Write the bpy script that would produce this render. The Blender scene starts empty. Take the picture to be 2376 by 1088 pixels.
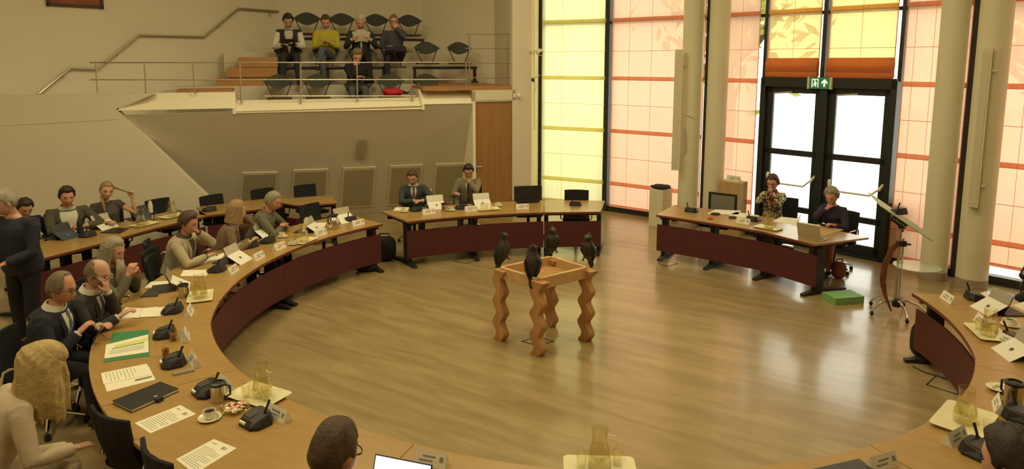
import bpy, bmesh, math, random
import numpy as np
from mathutils import Vector, Matrix
random.seed(7)
S = bpy.context.scene
COL = S.collection
# ---------------- camera ----------------
F_PX, CX, CY, TILT, CAM_H = 1600.0, 1188.0, 372.0, math.radians(8.09), 3.2
cam_d = bpy.data.cameras.new('camera')
cam = bpy.data.objects.new('camera', cam_d); COL.objects.link(cam)
cam.location = (0, 0, CAM_H); cam.rotation_euler = (math.radians(90) - TILT, 0, 0)
cam_d.sensor_fit = 'HORIZONTAL'; cam_d.sensor_width = 36
cam_d.lens = F_PX / 2376 * 36
cam_d.shift_y = (CY - 544) / 2376
cam_d.clip_start = 0.05
S.camera = cam
# ---------------- colour management ----------------
S.view_settings.view_transform = 'Standard'; S.view_settings.look = 'None'
S.view_settings.gamma = 1; S.view_settings.use_curve_mapping = False
S.view_settings.exposure = 0.0
S.cycles.max_bounces = 8; S.cycles.diffuse_bounces = 4; S.cycles.transparent_max_bounces = 16
S.cycles.caustics_reflective = False; S.cycles.caustics_refractive = False
S.cycles.sample_clamp_indirect = 4
# ---------------- world: bright overcast daylight ----------------
W = bpy.data.worlds.new('overcast'); S.world = W; W.use_nodes = True
bg = W.node_tree.nodes['Background']; bg.inputs[0].default_value = (1, .97, .88, 1); bg.inputs[1].default_value = 3.8
# ---------------- ceiling lamps ----------------
LAMP_GAIN = 1.55
def lamp(x, y, z, sx, sy, power, col=(1, .855, .50), rot=(0, 0, 0)):
    l = bpy.data.lights.new('ceiling_lamp_light', 'AREA'); l.shape = 'RECTANGLE'; l.size = sx; l.size_y = sy
    l.energy = power * LAMP_GAIN; l.color = col
    o = bpy.data.objects.new('ceiling_lamp_light', l); COL.objects.link(o); o.location = (x, y, z); o.rotation_euler = rot
    return o
for x, y, p in [(-4.6, 3, 74), (-4.4, 7.5, 74), (.7, 3, 58), (.7, 8, 58), (3.6, 7, 40), (-2.4, 10.8, 40), (0, 11.2, 34)]:
    lamp(x, y, 6.4, 1.2, 1.2, p)

# ---------------- pixel helpers: a photo pixel to a point on a plane of the room ----------------
def ray(px, py):
    x = (px - CX) / F_PX; y = -(py - CY) / F_PX
    return Vector((x, math.cos(TILT) + y * math.sin(TILT), -math.sin(TILT) + y * math.cos(TILT)))
def P(px, py, z=0.0):
    d = ray(px, py); t = (z - CAM_H) / d.z
    return Vector((d.x * t, d.y * t, z))
def PW(px, py, a, b):            # hit with the vertical plane through floor points a, b
    d = ray(px, py); ex, ey = b[0] - a[0], b[1] - a[1]
    t = (a[0] * ey - a[1] * ex) / (d.x * ey - d.y * ex)
    return Vector((d.x * t, d.y * t, CAM_H + d.z * t))

# ---------------- materials ----------------
M = {}
def mat(name, col, rough=.6, metal=0, noise=0, nscale=8, spec=.5, bump=0, bscale=40, emit=0, alpha=1, trans=0, coat=0):
    m = bpy.data.materials.new(name); m.use_nodes = True; nt = m.node_tree; b = nt.nodes['Principled BSDF']
    c = (*col, 1)
    b.inputs['Base Color'].default_value = c; b.inputs['Roughness'].default_value = rough
    b.inputs['Metallic'].default_value = metal; b.inputs['Specular IOR Level'].default_value = spec
    if coat: b.inputs['Coat Weight'].default_value = coat; b.inputs['Coat Roughness'].default_value = .15
    if trans: b.inputs['Transmission Weight'].default_value = trans
    if emit:
        b.inputs['Emission Color'].default_value = c; b.inputs['Emission Strength'].default_value = emit
    tc = nt.nodes.new('ShaderNodeTexCoord')
    if noise:
        n = nt.nodes.new('ShaderNodeTexNoise'); n.inputs['Scale'].default_value = nscale; n.inputs['Detail'].default_value = 4
        nt.links.new(tc.outputs['Object'], n.inputs['Vector'])
        mx = nt.nodes.new('ShaderNodeMix'); mx.data_type = 'RGBA'
        mx.inputs[6].default_value = tuple(max(0, v * (1 - noise)) for v in col) + (1,)
        mx.inputs[7].default_value = tuple(min(1, v * (1 + noise)) for v in col) + (1,)
        nt.links.new(n.outputs['Fac'], mx.inputs[0]); nt.links.new(mx.outputs[2], b.inputs['Base Color'])
    if bump:
        n2 = nt.nodes.new('ShaderNodeTexNoise'); n2.inputs['Scale'].default_value = bscale
        nt.links.new(tc.outputs['Object'], n2.inputs['Vector'])
        bp = nt.nodes.new('ShaderNodeBump'); bp.inputs['Strength'].default_value = bump; bp.inputs['Distance'].default_value = .01
        nt.links.new(n2.outputs['Fac'], bp.inputs['Height']); nt.links.new(bp.outputs[0], b.inputs['Normal'])
    M[name] = m
    return m
def woodmat(name, c1, c2, rough=.4, rot=0, plank=None, scale=(1.2, 14, 14), coat=0, c3=None):
    m = bpy.data.materials.new(name); m.use_nodes = True; nt = m.node_tree; b = nt.nodes['Principled BSDF']
    L = nt.links.new
    tc = nt.nodes.new('ShaderNodeTexCoord'); mp = nt.nodes.new('ShaderNodeMapping')
    mp.inputs['Rotation'].default_value = (0, 0, rot)
    L(tc.outputs['Object'], mp.inputs['Vector'])
    mp2 = nt.nodes.new('ShaderNodeMapping'); mp2.inputs['Scale'].default_value = scale; L(mp.outputs[0], mp2.inputs['Vector'])
    n = nt.nodes.new('ShaderNodeTexNoise'); n.inputs['Scale'].default_value = 1; n.inputs['Detail'].default_value = 6; n.inputs['Distortion'].default_value = .6
    L(mp2.outputs[0], n.inputs['Vector'])
    cr = nt.nodes.new('ShaderNodeValToRGB'); cr.color_ramp.elements[0].position = .34; cr.color_ramp.elements[1].position = .66
    cr.color_ramp.elements[0].color = (*c1, 1); cr.color_ramp.elements[1].color = (*c2, 1)
    L(n.outputs['Fac'], cr.inputs[0]); out = cr.outputs[0]
    if plank:
        br = nt.nodes.new('ShaderNodeTexBrick'); br.inputs['Scale'].default_value = 1
        br.inputs['Brick Width'].default_value = plank[0]; br.inputs['Row Height'].default_value = plank[1]
        br.inputs['Mortar Size'].default_value = .002; br.inputs['Mortar Smooth'].default_value = .5; br.inputs['Bias'].default_value = 0
        br.inputs['Color1'].default_value = (.93, .93, .93, 1); br.inputs['Color2'].default_value = (1.04, 1.03, 1.01, 1)
        br.inputs['Mortar'].default_value = (.84, .82, .80, 1)
        L(mp.outputs[0], br.inputs['Vector'])
        mx = nt.nodes.new('ShaderNodeMix'); mx.data_type = 'RGBA'; mx.blend_type = 'MULTIPLY'; mx.inputs[0].default_value = 1
        L(out, mx.inputs[6]); L(br.outputs['Color'], mx.inputs[7]); out = mx.outputs[2]
    L(out, b.inputs['Base Color'])
    b.inputs['Roughness'].default_value = rough
    if coat: b.inputs['Coat Weight'].default_value = coat; b.inputs['Coat Roughness'].default_value = .13 if name == 'floor_wood' else .2
    M[name] = m
    return m
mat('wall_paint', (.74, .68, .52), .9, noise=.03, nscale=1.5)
mat('wall_paint_shaded', (.66, .60, .46), .9, noise=.03, nscale=1.5)  # wall tone darkened to carry the shade of the downward-facing soffit
mat('wall_paint_lit', (.90, .84, .62), .8)  # wall tone lightened to carry the lamplight on parapets and reveals
mat('ceiling_paint', (.75, .72, .62), .9)
mat('grille', (.42, .37, .24), .9, bump=.5, bscale=160)
mat('grille_frame', (.70, .64, .47), .7)
mat('column_paint', (.74, .70, .50), .6, noise=.02)
mat('column_base', (.36, .29, .19), .8, noise=.3, nscale=60)
mat('black_frame', (.018, .021, .02), .45)
mat('dark_metal', (.025, .024, .026), .45, metal=.3)
mat('black_plastic', (.018, .018, .017), .42)
mat('charcoal', (.05, .05, .052), .5)
mat('black_fabric', (.014, .014, .016), .95, noise=.2)
mat('chrome', (.75, .74, .70), .14, metal=1)
mat('steel', (.62, .58, .50), .28, metal=1)
mat('rail_steel', (.50, .44, .32), .38, metal=.9)
mat('burgundy', (.085, .014, .013), .55, noise=.08, nscale=3)
mat('edge_red', (.16, .035, .015), .5)
mat('paper', (.86, .82, .64), .8)
mat('ink', (.30, .28, .22), .9)
mat('card', (.80, .76, .62), .8)
mat('white_plastic', (.85, .83, .72), .4)
mat('porcelain', (.88, .84, .66), .22, coat=.4)
mat('tray', (.86, .80, .48), .4)
mat('coffee', (.03, .012, .006), .2)
mat('grey_screen', (.22, .20, .16), .5)
mat('silver', (.55, .52, .42), .35, metal=.7)
mat('bronze', (.050, .045, .032), .42, metal=.55, noise=.5, nscale=24, bump=.6, bscale=60)
mat('green_card', (.05, .22, .09), .7)
mat('green_box', (.20, .42, .14), .6)
mat('red_cloth', (.55, .02, .03), .8)
mat('purple_lid', (.035, .022, .05), .4)
mat('candy_red', (.7, .10, .05), .4)
mat('tea', (.40, .06, .01), .15, trans=.6)
mat('glass_shelf', (.62, .70, .58), .1, trans=.25, coat=.5)
mat('sign_green', (.03, .20, .10), .5, emit=.25)
mat('sign_white', (.85, .95, .80), .5, emit=.6)
mat('screen_white', (.90, .92, 1.0), .5, emit=1.1)
mat('dark_screen', (.02, .022, .03), .15)
mat('navy_cover', (.055, .068, .10), .6)
mat('yellow_mark', (.75, .70, .15), .8)
mat('green_mark', (.25, .38, .12), .8)
woodmat('floor_wood', (.30, .218, .094), (.405, .305, .145), .34, coat=.6, rot=math.radians(33), plank=(1.8, .19), scale=(1.1, 7, 7))
woodmat('desk_wood', (.385, .235, .070), (.43, .265, .085), .34, scale=(3, 14, 3), rot=.5, coat=.25)
woodmat('door_wood', (.33, .165, .05), (.38, .20, .065), .5, scale=(16, 16, .9))
woodmat('step_wood', (.40, .19, .06), (.47, .24, .08), .5, scale=(2, 8, 8))
woodmat('plinth_wood', (.50, .33, .13), (.56, .38, .17), .5, scale=(14, 14, .9))
woodmat('pine', (.40, .20, .07), (.56, .31, .12), .45, scale=(9, 9, 2))
woodmat('pine_end', (.56, .36, .15), (.66, .44, .20), .5, scale=(9, 9, 9))
mat('glass_green', (.42, .55, .42), .35)
def glassmat(name, col, rough=0.0, tint=.85):
    m = bpy.data.materials.new(name); m.use_nodes = True; nt = m.node_tree; nt.nodes.clear(); L = nt.links.new
    out = nt.nodes.new('ShaderNodeOutputMaterial'); gl = nt.nodes.new('ShaderNodeBsdfGlossy'); tr = nt.nodes.new('ShaderNodeBsdfTransparent')
    gl.inputs['Roughness'].default_value = .05; gl.inputs['Color'].default_value = (1, .97, .85, 1)
    tr.inputs['Color'].default_value = (*col, 1)
    fr = nt.nodes.new('ShaderNodeLayerWeight'); fr.inputs[0].default_value = .22
    mul = nt.nodes.new('ShaderNodeMath'); mul.operation = 'MULTIPLY_ADD'; mul.inputs[1].default_value = .45; mul.inputs[2].default_value = tint
    L(fr.outputs['Facing'], mul.inputs[0]); mx = nt.nodes.new('ShaderNodeMixShader'); L(mul.outputs[0], mx.inputs[0])
    L(tr.outputs[0], mx.inputs[1]); L(gl.outputs[0], mx.inputs[2]); L(mx.outputs[0], out.inputs[0]); M[name] = m
glassmat('glass', (.97, .96, .90), tint=.04)
glassmat('pane_glass', (.96, .98, .95), tint=.0)
glassmat('water', (.97, .96, .86), tint=.08)
def blindmat(name, col, transp=.16):
    m = bpy.data.materials.new(name); m.use_nodes = True; nt = m.node_tree; nt.nodes.clear(); L = nt.links.new
    out = nt.nodes.new('ShaderNodeOutputMaterial'); tl = nt.nodes.new('ShaderNodeBsdfTranslucent'); df = nt.nodes.new('ShaderNodeBsdfDiffuse')
    tr = nt.nodes.new('ShaderNodeBsdfTransparent')
    tc = nt.nodes.new('ShaderNodeTexCoord'); mp = nt.nodes.new('ShaderNodeMapping'); mp.inputs['Scale'].default_value = (22, 22, .7)
    L(tc.outputs['Object'], mp.inputs[0]); n = nt.nodes.new('ShaderNodeTexNoise'); n.inputs['Scale'].default_value = 1; n.inputs['Detail'].default_value = 3
    L(mp.outputs[0], n.inputs['Vector'])
    mx0 = nt.nodes.new('ShaderNodeMix'); mx0.data_type = 'RGBA'
    mx0.inputs[6].default_value = (*[v * .93 for v in col], 1); mx0.inputs[7].default_value = (*[min(1, v * 1.06) for v in col], 1)
    L(n.outputs['Fac'], mx0.inputs[0]); L(mx0.outputs[2], tl.inputs[0]); L(mx0.outputs[2], df.inputs[0])
    tr.inputs[0].default_value = (*[v ** 1.2 for v in col], 1)
    a = nt.nodes.new('ShaderNodeMixShader'); a.inputs[0].default_value = .32; L(tl.outputs[0], a.inputs[1]); L(df.outputs[0], a.inputs[2])
    b = nt.nodes.new('ShaderNodeMixShader'); b.inputs[0].default_value = transp; L(a.outputs[0], b.inputs[1]); L(tr.outputs[0], b.inputs[2])
    L(b.outputs[0], out.inputs[0]); M[name] = m
blindmat('blind_yellow', (.93, .89, .52), .10); blindmat('blind_orange', (.92, .60, .44), .10); blindmat('blind_amber', (.98, .74, .36), .2)
blindmat('blind_stack', (.82, .42, .19), .0)
blindmat('batten', (.90, .56, .41), .02); blindmat('batten_yellow', (.90, .84, .50), .02)
mat('leaf', (.46, .56, .12), .7, noise=.4, nscale=5); mat('bark', (.14, .10, .07), .9); mat('paving', (.42, .40, .36), .9, noise=.1)
mat('facade', (.55, .52, .46), .9)

# ---------------- mesh builder ----------------
class MB:
    def __init__(s): s.v = []; s.f = []; s.m = []
    def add(s, vs, fs, mi=0):
        k = len(s.v); s.v += [tuple(v) for v in vs]; s.f += [tuple(i + k for i in f) for f in fs]; s.m += [mi] * len(fs); return s
    def box(s, c, d, rz=0, mi=0, R=None):
        R = R or Matrix.Rotation(rz, 3, 'Z'); c = Vector(c)
        vs = [c + R @ Vector((x * d[0] / 2, y * d[1] / 2, z * d[2] / 2)) for x in (-1, 1) for y in (-1, 1) for z in (-1, 1)]
        return s.add(vs, [(0, 1, 3, 2), (4, 6, 7, 5), (0, 4, 5, 1), (2, 3, 7, 6), (0, 2, 6, 4), (1, 5, 7, 3)], mi)
    def bar(s, a, b, w, h, mi=0, up=(0, 0, 1)):
        a, b = Vector(a), Vector(b); d = b - a; L = d.length; d.normalize(); u = Vector(up)
        if abs(d.dot(u)) > .98: u = Vector((0, 1, 0))
        x = d.cross(u).normalized(); z = x.cross(d)
        R = Matrix((x, d, z)).transposed()
        return s.box((a + b) / 2, (w, L, h), R=R, mi=mi)
    def rings(s, rs, mi=0, caps=True, close=True):
        k = len(s.v); n = len(rs[0])
        for r in rs: s.v += [tuple(p) for p in r]
        nf = 0
        for i in range(len(rs) - 1):
            for j in range(n if close else n - 1):
                j2 = (j + 1) % n
                s.f.append((k + i * n + j, k + i * n + j2, k + (i + 1) * n + j2, k + (i + 1) * n + j)); nf += 1
        if caps:
            s.f.append(tuple(k + j for j in range(n))[::-1]); s.f.append(tuple(k + (len(rs) - 1) * n + j for j in range(n))); nf += 2
        s.m += [mi] * nf
        return s
    def tube(s, pts, r, n=10, mi=0, flat=1.0, up=None):
        pts = [Vector(p) for p in pts]; N = len(pts)
        if not isinstance(r, (list, tuple)): r = [r] * N
        tans = [(pts[min(i + 1, N - 1)] - pts[max(i - 1, 0)]).normalized() for i in range(N)]
        u = Vector(up) if up is not None else Vector((0, 0, 1))
        if abs(tans[0].dot(u)) > .95 and up is None: u = Vector((0, 1, 0))
        rs = []; x = tans[0].cross(u).normalized()
        for i in range(N):
            t = tans[i]; x = (x - t * x.dot(t)).normalized(); y = t.cross(x)
            rr = r[i]; ra, rb = (rr if isinstance(rr, (tuple, list)) else (rr, rr * flat))
            rs.append([pts[i] + x * (math.cos(2 * math.pi * j / n) * ra) + y * (math.sin(2 * math.pi * j / n) * rb) for j in range(n)])
        return s.rings(rs, mi)
    def lathe(s, prof, c=(0, 0, 0), n=20, mi=0, R=None):
        c = Vector(c); rs = []
        for r, z in prof:
            ring = [Vector((max(r, 1e-4) * math.cos(2 * math.pi * j / n), max(r, 1e-4) * math.sin(2 * math.pi * j / n), z)) for j in range(n)]
            rs.append([c + (R @ p if R else p) for p in ring])
        return s.rings(rs, mi)
    def prism(s, poly, z0, z1, mi=0, T=None):
        n = len(poly); f = (lambda p: T @ Vector(p)) if T else Vector
        vs = [f((*p[:2], z0)) for p in poly] + [f((*p[:2], z1)) for p in poly]
        return s.add(vs, [tuple(range(n))[::-1], tuple(range(n, 2 * n))] + [(i, (i + 1) % n, n + (i + 1) % n, n + i) for i in range(n)], mi)
    def ell(s, c, r, n=12, m=8, mi=0, R=None, fn=None):
        c = Vector(c); rs = []
        for i in range(m + 1):
            a = math.pi * i / m - math.pi / 2; ca, sa = max(math.cos(a), .02), math.sin(a)
            ring = []
            for j in range(n):
                p = Vector((r[0] * ca * math.cos(2 * math.pi * j / n), r[1] * ca * math.sin(2 * math.pi * j / n), r[2] * sa))
                if fn: p = fn(p)
                ring.append(c + (R @ p if R else p))
            rs.append(ring)
        return s.rings(rs, mi)
    def build(s, name, mats, parent=None, smooth=False, bevel=0, bseg=2, loc=None, angle=40):
        me = bpy.data.meshes.new(name); me.from_pydata(s.v, [], s.f); me.validate()
        if isinstance(mats, str): mats = [mats]
        for k in mats: me.materials.append(M[k] if isinstance(k, str) else k)
        if len(s.m) == len(me.polygons): me.polygons.foreach_set('material_index', s.m)
        b = bmesh.new(); b.from_mesh(me); bmesh.ops.recalc_face_normals(b, faces=b.faces); b.to_mesh(me); b.free()
        if smooth:
            me.polygons.foreach_set('use_smooth', [True] * len(me.polygons))
            if smooth != 'all': me.set_sharp_from_angle(angle=math.radians(angle))
        o = bpy.data.objects.new(name, me); COL.objects.link(o)
        if loc is not None: o.location = loc
        if parent: o.parent = parent
        if bevel:
            md = o.modifiers.new('bevel', 'BEVEL'); md.width = bevel; md.segments = bseg; md.limit_method = 'ANGLE'
        return o
def thing(name, label, cat, loc=(0, 0, 0), rz=0, group=None):
    o = bpy.data.objects.new(name, None); COL.objects.link(o); o.empty_display_size = .1
    o.location = loc; o.rotation_euler = (0, 0, rz); o['label'] = label; o['category'] = cat
    if group: o['group'] = group
    return o
def tag(o, label, cat, group=None):
    o['label'] = label; o['category'] = cat
    if group: o['group'] = group
    return o
def struct(o): o['kind'] = 'structure'; return o
CH = {}
def dup(root, loc, rz, label, group=None, scale=None):
    r = root.copy(); COL.objects.link(r); r.location = loc; r.rotation_euler = (0, 0, rz); r['label'] = label
    if group: r['group'] = group
    if scale: r.scale = (scale,) * 3
    def rec(a, b):
        for ch in kids(a):
            c = ch.copy(); COL.objects.link(c); c.parent = b; rec(ch, c)
    rec(root, r)
    return r
def kids(a):
    return [o for o in COL.objects if o.parent == a]
USED = set()
def place(proto, loc, rz, label, group=None, scale=None):
    if proto.name in USED: return dup(proto, loc, rz, label, group, scale)
    USED.add(proto.name); proto.location = loc; proto.rotation_euler = (0, 0, rz); proto['label'] = label
    if group: proto['group'] = group
    if scale: proto.scale = (scale,) * 3
    return proto
RC = Vector((.72, 7.70))          # centre of the ring of desks
def ring_angle(p):                # angle of a point seen from the ring's centre
    return math.atan2(p[1] - RC.y, p[0] - RC.x)
def face_out(p): return ring_angle(p) - math.pi / 2     # local +Y points away from the centre
def face_in(p): return ring_angle(p) + math.pi / 2      # local +Y points to the centre
# ---------------- the setting ----------------
def vplane(name, a, b, z0, z1, m, th=.12, out=1):
    a, b = Vector(a), Vector(b); d = (b - a).normalized(); n = Vector((-d.y, d.x)) * th * out
    return struct(MB().prism([a, b, b + n, a + n], z0, z1).build(name, m))
TOPZ = 6.6
struct(MB().box((-.5, 5.5, -.1), (21, 24, .2)).build('floor', 'floor_wood'))
struct(MB().box((-.5, 6.5, TOPZ + .1), (21, 24, .2)).build('ceiling', 'ceiling_paint'))
GE, GN, GO = Vector((.942, .335)), Vector((-.335, .942)), Vector((0, 14.25))
def G(u, w, z=0):
    p = GO + GE * u + GN * w
    return Vector((p.x, p.y, z))
def Gxy(u, w): return G(u, w).to_2d()
def onG(px, py, w=0):             # pixel onto the gallery plane at depth w behind its edge
    return PW(px, py, Gxy(0, w), Gxy(1, w))
def u_at(px, py, w=0):
    return (onG(px, py, w).to_2d() - GO).dot(GE)
# wall with the wooden door (under the gallery's right end)
uE = u_at(1233, 300)
uA = u_at(1097, 300)
uL = u_at(268, 253)
d0 = u_at(1097, 240); d1 = u_at(1189, 240); dz = onG(1140, 235).z
fr = MB()
def gq(mb, u0, u1, z0, z1, w0=0, w1=.15, mi=0):
    mb.prism([Gxy(u0, w0), Gxy(u1, w0), Gxy(u1, w1), Gxy(u0, w1)], z0, z1, mi)
gq(fr, d0 - .02, d1, dz, 2.44); gq(fr, d1, uE, 0, TOPZ); 
struct(fr.build('wall_far_right', 'wall_paint'))
# jog between the door wall and the first blind
WV = [Vector(p) for p in [(.60, 15.5), (2.05, 14.75), (3.80, 13.36), (6.70, 10.05), (8.6, 7.95), (8.6, -4)]]
vplane('wall_window_reveal', Gxy(uE, 0), WV[0], 0, TOPZ, 'wall_paint_lit', .1, 1)
# wooden door
D = thing('door_1', 'plain brown wooden door under the right end of the gallery', 'door', G(d0, .04), math.atan2(GE.y, GE.x))
D['kind'] = 'structure'
dw = d1 - d0
MB().box((dw / 2, .02, dz / 2), (dw - .01, .05, dz - .02)).build('door_leaf', 'door_wood', D, bevel=.003)
h = MB().tube([(.07, -.01, 1.08), (.07, -.06, 1.08), (.17, -.06, 1.08)], .011, 8); h.box((.07, -.008, 1.04), (.035, .01, .18))
h.build('door_handle', 'steel', D, smooth=True)
for zz in (.35, 1.2, 2.05): MB().tube([(dw - .012, -.008, zz - .05), (dw - .012, -.008, zz + .05)], .010, 8).build('hinge', 'steel', D, smooth=True)
# left wall: vertical slab cut along a diagonal
zt = 2.66
zl = lambda px, py: onG(px, py)
a0 = (u_at(268, 253), onG(268, 253).z); a1 = (u_at(480, 455), onG(480, 455).z)
k = (a1[0] - a0[0]) / (a0[1] - a1[1]); a2 = (a1[0] + k * a1[1], 0)
poly = [(-9.5, 0), a2, a0, (a0[0] + .62, zt), (-9.5, zt)]
TL = Matrix.Translation(G(0, 0)) @ Matrix((( GE.x, 0, -GN.x, 0), (GE.y, 0, -GN.y, 0), (0, 1, 0, 0), (0, 0, 0, 1)))
struct(MB().prism(poly, -.25, 0, T=TL).build('wall_left', 'wall_paint'))
# sloping soffit below the gallery
WB = 1.29
zlow = 2.38
sl, sr = a0[0], uA - .01
mb = MB()
soff = lambda u, t, e=0: G(u, 1.29 * (1 - t) - e, 2.30 * t)   # t 0 floor .. 1 gallery edge
bu = u_at(1082, 470, 1.29)
rs = [soff(sl - 1.5, 0), G(bu, 1.29, 0), G(sr, 0, 2.36), soff(sl, 1)]
bk = [p + Vector((0, 0, 0)) + G(0, .1) - G(0, 0) for p in rs]
mb.add(rs + bk, [(0, 1, 2, 3), (7, 6, 5, 4), (0, 4, 5, 1), (1, 5, 6, 2), (2, 6, 7, 3), (3, 7, 4, 0)])
struct(mb.build('wall_soffit', 'wall_paint_shaded'))
# reveal between soffit and door wall
mb = MB(); q = [G(uA, 0, 0), G(uA, 1.4, 0), G(uA, 1.4, 2.62), G(uA, 0, 2.62)]; q2 = [p + G(.06, 0) - G(0, 0) for p in q]
mb.add(q + q2, [(0, 1, 2, 3), (7, 6, 5, 4), (0, 4, 5, 1), (1, 5, 6, 2), (2, 6, 7, 3), (3, 7, 4, 0)])
struct(mb.build('wall_door_reveal', 'wall_paint_lit'))
def soff_pt(px, py, e=0):        # pixel onto the soffit plane
    A, B, C_ = soff(-4, 0), soff(-1, 0), soff(-4, 1); n = (B - A).cross(C_ - A).normalized(); d = ray(px, py); o = Vector((0, 0, CAM_H))
    return o + d * ((A - o).dot(n) / d.dot(n)) + n * (e if n.y < 0 else -e)
# slanted bright parapets (left, middle, right) along the gallery edge
def parapet(u0, u1, zlo, zhi, w, name, zl2=None):
    mb = MB(); pr = [(0, zlo), (w, zhi), (w + .08, zhi), (w + .08, zlo - .02), (.04, zlo - .02)]
    mb.rings([[G(u0, a, b) for a, b in pr], [G(u1, a, b) for a, b in pr]])
    return struct(mb.build(name, 'wall_paint_lit'))
um0, um1 = u_at(540, 262), u_at(985, 252)
mb = MB()
pr0 = [(sl, 0, zlow), (sl + .62, .30, zt), (sl + .62, .38, zt), (sl, .3, zlow - .02)]
pr1 = [(um0, 0, zlow), (um0, .30, zt), (um0, .38, zt), (um0, .3, zlow - .02)]
mb.rings([[G(*p) for p in pr0], [G(*p) for p in pr1]]); struct(mb.build('trim_1', 'wall_paint_lit'))
parapet(um0, um1, 2.29, 2.50, .32, 'trim_2')
parapet(um1, uA + .02, zlow, 2.62, .30, 'trim_3')
for i, (u, s) in enumerate(((um0, 1), (um1, -1))):
    mb = MB(); pr = [(0, 2.27), (0, zlow), (.30, 2.66), (.9, 2.66), (.9, 2.27)]
    mb.rings([[G(u - .0 * s, a, b) for a, b in pr], [G(u + .05 * s, a, b) for a, b in pr]])
    struct(mb.build('trim_%d' % (4 + i), 'wall_paint_lit'))
# gallery floors and risers
mb = MB(); F1, F2, F3 = 2.10, 2.75, 3.40
uR = u_at(1197, 200)
gq(mb, um0 + .05, um1 - .05, F1 - .12, F1, .40, 1.12)
gq(mb, um0 - 1.0, um1 + .4, F2 - .64, F2 - .01, 1.10, 1.98); gq(mb, -6.6, um0, F2 - .12, F2 - .09, .38, 2.4)
gq(mb, um0 - .2, -1.55, F3 - .65, F3, 1.96, 2.95)
struct(mb.build('floor_gallery', 'wall_paint_shaded'))
mb = MB(); gq(mb, um1 - .02, uR, 2.64, 2.72, .02, 3.0); gq(mb, -6.3, um0 - .0, F2 - .09, F2 - .04, .34, 2.3)
struct(mb.build('floor_gallery_boards', 'step_wood'))
mb = MB(); gq(mb, uA, uR, 2.42, 2.64, .0, .2); struct(mb.build('wall_over_door', 'wall_paint'))
# gallery back and side walls
ub = -1.21
gl0 = u_at(645, 100, 2.95)
vplane('wall_rear', Gxy(-9, 3.2), Gxy(1.8, 3.2), 0, TOPZ, 'wall_paint', .1)  # unseen wall, added to stop daylight leaking in behind the soffit
vplane('wall_gallery_back', Gxy(gl0, 2.95), Gxy(ub, 2.95), 2, TOPZ, 'wall_paint', .1)
vplane('wall_gallery_side', Gxy(ub, 2.95), Gxy(uR + .10, 1.7), 2.6, TOPZ, 'wall_paint', .1)
vplane('wall_gallery_end', Gxy(uR + .10, 1.7), Gxy(uR, .12), 2.6, TOPZ, 'wall_paint', .1)
HA, HB = Vector((-8.95, 11.05)), Gxy(gl0, 2.95)
vplane('wall_stair', HA, HB, 2, TOPZ, 'wall_paint', .1)
vplane('wall_side_left', (-9.0, -4), (-9.0, 11.2), 0, TOPZ, 'wall_paint', .1)
vplane('wall_behind', (9, -4), (-9.2, -4), 0, TOPZ, 'wall_paint', .1)
# steps at the left end of the rows
st = MB()
for i, (px0, px1, py0, py1) in enumerate([(502, 645, 182, 200), (526, 645, 157, 180), (553, 645, 133, 156)]):
    u0, u1 = u_at(px0, py1, 1.25), u_at(px1, py1, 1.25); z1 = onG(px0, py0, 1.25).z; z0 = onG(px0, py1, 1.25).z
    gq(st, u0, u1, z0, z1, 1.25 + .02 * i, 1.9)
tag(st.build('wooden_steps', 'step_wood', bevel=.004), 'brown wooden steps climbing beside the gallery rows', 'steps')
# ---------------- handrail on the stair wall ----------------
def onH(px, py): return PW(px, py, HA, HB)
hn = Vector((HB.y - HA.y, HA.x - HB.x, 0)).normalized()
R_ = thing('handrail', 'steel handrail following the stair up the cream wall', 'handrail')
pts = [onH(*p) + hn * .07 for p in [(88, 217), (160, 158), (222, 160), (320, 81), (470, 85), (550, 20), (642, 27)]]
MB().tube(pts, .024, 8).build('rail', 'rail_steel', R_, smooth=True)
for p in [(142, 174), (268, 124), (506, 57), (624, 33)]:
    q = onH(*p); MB().tube([q + hn * .0, q + hn * .07 + Vector((0, 0, -.05)), q + hn * .07 + Vector((0, 0, .03))], .010, 6).build('bracket', 'rail_steel', R_, smooth=True)
# painting
pA, pB = onH(107, 10) + hn * .02, onH(239, 16) + hn * .02
zA = onH(107, 10).z
T = thing('framed_painting', 'dark framed painting high on the cream wall, cut by the picture top', 'painting')
d = (pB - pA); d.z = 0; L_ = d.length; d.normalize(); ang = math.atan2(d.y, d.x); T.location = pA; T.rotation_euler = (0, 0, ang)
f = MB(); f.box((L_ / 2, 0, .0), (L_, .05, .05)); f.box((L_ / 2, 0, .85), (L_, .05, .05)); f.box((.025, 0, .42), (.05, .05, .9)); f.box((L_ - .025, 0, .42), (.05, .05, .9))
mat('frame_brown', (.05, .02, .012), .5); mat('canvas', (.25, .08, .03), .7, noise=.7, nscale=4)
f.build('frame', 'frame_brown', T); MB().box((L_ / 2, .01, .42), (L_ - .06, .02, .84)).build('canvas', 'canvas', T)
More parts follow.
